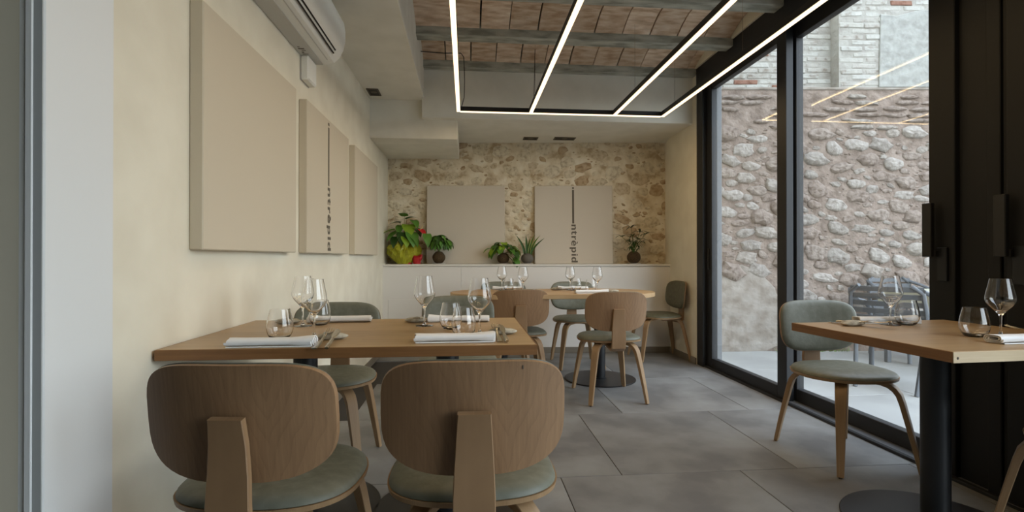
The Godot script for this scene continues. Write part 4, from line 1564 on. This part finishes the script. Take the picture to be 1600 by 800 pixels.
func make_knife() -> Node3D:
	var o := base("table_knife")
	var k := Shape.new()
	k.sweep([Vector3(0, 0.004, 0), Vector3(0, 0.005, -0.01), Vector3(0, 0.008, -0.06), Vector3(0, 0.0125, -0.105)], [Vector3.RIGHT], [0.005, 0.0068, 0.006, 0.0045], [0.003, 0.0042, 0.0038, 0.003], 12)
	part("handle", k.turned_out().commit(50), M.steel, o)
	var b := Shape.new()
	b.sweep([Vector3(0, 0.0125, -0.103), Vector3(0.001, 0.015, -0.13), Vector3(0.001, 0.019, -0.175), Vector3(0.0, 0.021, -0.195), Vector3(-0.003, 0.0225, -0.212)], [Vector3.RIGHT], [0.0045, 0.009, 0.0095, 0.008, 0.002], [0.0016, 0.0011, 0.0009, 0.0008, 0.0005], 8)
	part("blade", b.turned_out().commit(50), M.steel, o)
	return o

func make_pebble() -> Node3D:
	var o := base("pebble_rest")
	var n := FastNoiseLite.new()
	n.seed = 8
	n.frequency = 0.8
	var k := Shape.new()
	var rows := []
	for i in 11:
		var a := -PI / 2 + PI * i / 10
		var ring := PackedVector3Array()
		for j in 24:
			var t := TAU * j / 24
			var q := Vector3(cos(a) * cos(t), sin(a), -cos(a) * sin(t))
			var w := 1.0 + 0.14 * n.get_noise_3dv(q)
			ring.append(Vector3(q.x * 0.052 * w, maxf(q.y * 0.0125 * w + 0.0105, 0), q.z * 0.030 * w))
		rows.append(ring)
	k.grid(rows, true)
	part("stone", k.turned_out().commit(60), M.pebble, o)
	return o

var proto := {}
func put(kind: String, called: String, x: float, d: float, turn: float, label: String, category: String, group: String, y := 0.75) -> Node3D:
	var o: Node3D = proto[kind]
	if not o.has_meta("used"):
		o.set_meta("used", true)
		o.position = P(x, y, d)
		o.rotation.y = turn
	else:
		o = copy_of(o, called, P(x, y, d), turn)
	if kind == "fork" or kind == "knife":
		o.scale = Vector3(1.12, 1.35, 1.16)
	tag(o, label, category, group)
	return o

func build_tableware() -> void:
	proto = {"wine": make_wine_glass(), "tumbler": make_tumbler(), "napkin": make_napkin(0.262), "fork": make_fork(), "knife": make_knife(), "pebble": make_pebble()}
	var wg := "wine glasses"
	var tg := "stemless water glasses"
	var ng := "rolled white napkins"
	var cg := "cutlery"
	var pg := "pebble cutlery rests"
	# rectangular table, setting nearest the wall
	put("napkin", "napkin", -0.613, 1.685, -0.01, "rolled white napkin on the rectangular table's near edge, beside the cream wall", "napkin", ng)
	put("tumbler", "stemless_glass", -0.641, 1.83, 0.0, "stemless glass behind the napkin nearest the cream wall", "glass", tg)
	put("wine", "wine_glass", -0.535, 1.86, 0.0, "wine glass rising behind the curled napkin end nearest the cream wall", "glass", wg)
	put("pebble", "pebble_rest", -0.462, 1.815, 0.1, "flat pebble under fork and knife, nearest the cream wall", "cutlery rest", pg)
	put("fork", "fork", -0.466, 1.615, 0.04, "steel fork propped on the pebble, touching the curled napkin end by the wall", "fork", cg)
	put("knife", "table_knife", -0.425, 1.605, 0.10, "steel knife propped on the pebble nearest the cream wall", "knife", cg)
	# setting at the open end
	put("napkin", "napkin", -0.038, 1.725, 0.0, "rolled white napkin lying flat at the rectangular table's open end", "napkin", ng)
	put("tumbler", "stemless_glass", -0.010, 1.835, 0.0, "stemless glass standing just behind the open-end napkin", "glass", tg)
	put("wine", "wine_glass", 0.048, 1.885, 0.0, "wine glass behind the open-end napkin, beside two stemless glasses", "glass", wg)
	put("pebble", "pebble_rest", 0.132, 1.885, -0.1, "flat pebble at the rectangular table's open corner", "cutlery rest", pg)
	put("fork", "fork", 0.112, 1.695, 0.03, "steel fork beside the open-end napkin, tines on the corner pebble", "fork", cg)
	put("knife", "table_knife", 0.133, 1.685, 0.03, "steel knife outermost at the rectangular table's open corner", "knife", cg)
	# across, nearest the wall
	put("napkin", "napkin", -0.55, 2.29, PI + 0.06, "rolled white napkin across the table in front of the wall side padded chair", "napkin", ng)
	put("tumbler", "stemless_glass", -0.609, 2.20, 0.0, "stemless glass overlapping the far napkin by the cream wall", "glass", tg)
	put("wine", "wine_glass", -0.668, 2.165, 0.0, "tallest looking wine glass, set closest to the cream wall", "glass", wg)
	put("pebble", "pebble_rest", -0.76, 2.26, 0.1, "flat pebble half hidden behind the stemless glass by the wall", "cutlery rest", pg)
	put("knife", "table_knife", -0.75, 2.36, PI - 0.15, "steel knife half hidden behind the glasses by the cream wall", "knife", cg)
	# across, by the second chair
	put("napkin", "napkin", -0.035, 2.26, PI - 0.03, "rolled white napkin across the table with one end raised, before the second padded chair", "napkin", ng)
	put("wine", "wine_glass", -0.172, 2.13, 0.0, "wine glass standing alone beside the dark pebble, foot in full view", "glass", wg)
	put("tumbler", "stemless_glass", -0.062, 2.03, 0.0, "stemless glass between the alone wine glass and the open end, seen through another", "glass", tg)
	put("pebble", "pebble_rest", -0.215, 2.26, 0.0, "flat dark pebble beside the wine glass that stands alone", "cutlery rest", pg)
	put("fork", "fork", -0.225, 2.385, PI + 0.08, "fork resting on the dark pebble beside the alone standing wine glass", "fork", cg)
	put("knife", "table_knife", -0.20, 2.385, PI + 0.05, "knife on the dark pebble beside the alone standing wine glass", "knife", cg)
	# window table
	put("napkin", "napkin", 1.80, 2.055, -0.07, "rolled white napkin at the window table's courtyard side", "napkin", ng)
	put("wine", "wine_glass", 1.762, 1.99, 0.0, "wine glass in front of the courtyard armchairs, on the window table", "glass", wg)
	put("tumbler", "stemless_glass", 1.832, 1.985, 0.0, "stemless glass in front of the courtyard armchairs, on the window table", "glass", tg)
	put("pebble", "pebble_rest", 1.59, 1.985, 0.1, "flat brown pebble near the window table's pointed corner", "cutlery rest", pg)
	put("fork", "fork", 1.56, 2.08, PI + 0.35, "fork lying by the pebble at the window table's pointed corner", "fork", cg)
	put("knife", "table_knife", 1.60, 2.09, PI + 0.25, "knife lying by the pebble at the window table's pointed corner", "knife", cg)
	put("napkin", "napkin", 1.85, 1.545, 0.08, "rolled white napkin catching light on the window table's near edge", "napkin", ng)
	put("tumbler", "stemless_glass", 1.80, 1.67, 0.0, "stemless glass against the dark door leaves, nearest the window table's screw", "glass", tg)
	put("wine", "wine_glass", 1.905, 1.672, 0.0, "wine glass against the dark door leaves with a bright streak", "glass", wg)
	put("pebble", "pebble_rest", 2.06, 1.68, 0.2, "flat pebble at the window table's edge beside the dark door leaves", "cutlery rest", pg)
	put("fork", "fork", 2.065, 1.50, 0.35, "fork with pale tines beside the dark door leaves", "fork", cg)
	# rounded table
	for q in [[0.305, 4.43, "wine glass at the rounded table, first counting from the cream wall"], [0.455, 4.12, "wine glass at the rounded table, second counting from the cream wall"], [0.893, 4.37, "wine glass at the rounded table, third counting from the cream wall"], [1.075, 4.15, "wine glass at the rounded table, closest to the window"]]:
		put("wine", "wine_glass", q[0], q[1], 0.0, q[2], "glass", wg)
	for q in [[0.36, 4.38, "stemless glass at the rounded table, beside the wall side napkin"], [0.425, 4.28, "stemless glass at the rounded table, behind the tucked-in chair"], [0.945, 4.36, "stemless glass at the rounded table, before the lettered canvas"], [1.02, 4.15, "stemless glass at the rounded table, above the drawn-out chair"]]:
		put("tumbler", "stemless_glass", q[0], q[1], 0.0, q[2], "glass", tg)
	put("napkin", "napkin", 0.36, 4.50, PI, "small rolled napkin at the rounded table's wall end", "napkin", ng)
	put("napkin", "napkin", 0.93, 4.47, PI, "rolled napkin across the rounded table under the lettered canvas", "napkin", ng)
	put("napkin", "napkin", 0.985, 3.98, 0.0, "rolled napkin on the rounded table just above the drawn-out chair", "napkin", ng)
	put("napkin", "napkin", 0.40, 3.98, 0.0, "rolled napkin on the rounded table above the tucked-in chair", "napkin", ng)
	put("pebble", "pebble_rest", 0.78, 4.42, 0.0, "flat brown pebble on the rounded table under the lettered canvas", "cutlery rest", pg)
	put("knife", "table_knife", 0.79, 4.54, PI + 0.05, "knife on the rounded table's brown pebble", "knife", cg)
	put("pebble", "pebble_rest", 1.19, 4.10, 0.0, "flat pebble at the rounded table's window end", "cutlery rest", pg)

# ---------------------------------------------------------------- courtyard furniture
func make_armchair() -> Node3D:
	var o := base("garden_armchair")
	# curved back band of slats between two bent side frames that become the arms
	for s in [-1.0, 1.0]:
		var k := Shape.new()
		k.sweep([Vector3(s * 0.20, 0.0, 0.30), Vector3(s * 0.225, 0.42, 0.20), Vector3(s * 0.25, 0.60, 0.25), Vector3(s * 0.235, 0.76, 0.28), Vector3(s * 0.17, 0.815, 0.30)], [Vector3.RIGHT], [0.017], [0.02], 8)
		part("rear_leg", k.turned_out().commit(50), M.resin_grey, o)
		var a := Shape.new()
		a.sweep([Vector3(s * 0.235, 0.78, 0.285), Vector3(s * 0.275, 0.74, 0.17), Vector3(s * 0.285, 0.68, 0.0), Vector3(s * 0.275, 0.655, -0.15), Vector3(s * 0.265, 0.60, -0.22), Vector3(s * 0.25, 0.42, -0.23), Vector3(s * 0.265, 0.0, -0.27)], [Vector3.RIGHT], [0.02], [0.016], 8)
		part("arm_and_front_leg", a.turned_out().commit(50), M.resin_grey, o)
	for i in 6:
		var y := 0.50 + 0.058 * i
		var path := []
		for j in 9:
			var t := lerpf(-1.0, 1.0, j / 8.0)
			path.append(Vector3(0.24 * t, y, 0.215 + 0.012 * i + 0.045 * (1.0 - t * t)))
		var k := Shape.new()
		k.sweep(path, [Vector3.UP], [0.02], [0.006], 4, 0.002)
		part("back_slat", k.turned_out().commit(40), M.resin_grey, o)
	var st := Shape.new()
	st.box(Vector3(0, 0.43, -0.01), Vector3(0.48, 0.025, 0.46), 0.01)
	part("seat", st.commit(30), M.resin_grey, o)
	return o

func build_outdoor() -> void:
	var a := make_armchair()
	a.position = P(3.47, 0, 3.85)
	a.rotation.y = -1.0
	tag(a, "grey slatted garden armchair just outside the glass, its back towards the dining room", "armchair", "courtyard armchairs")
	var b := copy_of(a, "garden_armchair", P(4.55, 0, 4.88), PI)
	tag(b, "grey slatted garden armchair by the stone wall, mostly hidden behind the other armchair", "armchair", "courtyard armchairs")
	var t := base("garden_table", P(4.52, 0, 4.36), 0.0)
	tag(t, "courtyard table under a short tan cloth", "table")
	part("tabletop", boxm(Vector3(0.82, 0.03, 0.8), 0.004), M.resin_grey, t, Vector3(0, 0.70, 0))
	for s in [[1, 1], [1, -1], [-1, 1], [-1, -1]]:
		part("leg", boxm(Vector3(0.045, 0.69, 0.045), 0.004), M.resin_grey, t, Vector3(s[0] * 0.37, 0.345, s[1] * 0.36))
	var c := base("tablecloth", P(4.52, 0, 4.36), 0.0)
	tag(c, "short tan cloth draped over the courtyard table", "tablecloth")
	var k := Shape.new()
	k.box(Vector3(0, 0.718, 0), Vector3(0.85, 0.004, 0.83), 0.001)
	for s in [[0.425, 0.004, 0.83, 1], [-0.425, 0.004, 0.83, 1], [0.415, 0.85, 0.004, 0], [-0.415, 0.85, 0.004, 0]]:
		k.box(Vector3(s[0] if s[3] else 0.0, 0.655, 0.0 if s[3] else s[0]), Vector3(s[1], 0.13, s[2]), 0.001)
	part("cloth", k.commit(20), M.cloth_tan, c)
	# weeds at the foot of the wall
	var wd := base("weeds", P(3.75, 0, court_d(3.75) - 0.03))
	wd.set_meta("kind", "stuff")
	tag(wd, "low green weeds at the foot of the courtyard stone wall", "weeds")
	var r := RandomNumberGenerator.new()
	r.seed = 5
	var blades := Shape.new()
	for i in 160:
		var p := Vector3(r.randf_range(-0.35, 0.45), 0, r.randf_range(-0.03, 0.05))
		var h := r.randf_range(0.02, 0.06)
		var lean := Vector3(r.randf_range(-0.03, 0.03), h, r.randf_range(-0.02, 0.03))
		blades.tri(p + Vector3(-0.006, 0, 0), p + Vector3(0.006, 0, 0), p + lean)
	part("blades", blades.commit(), M.weed, wd)
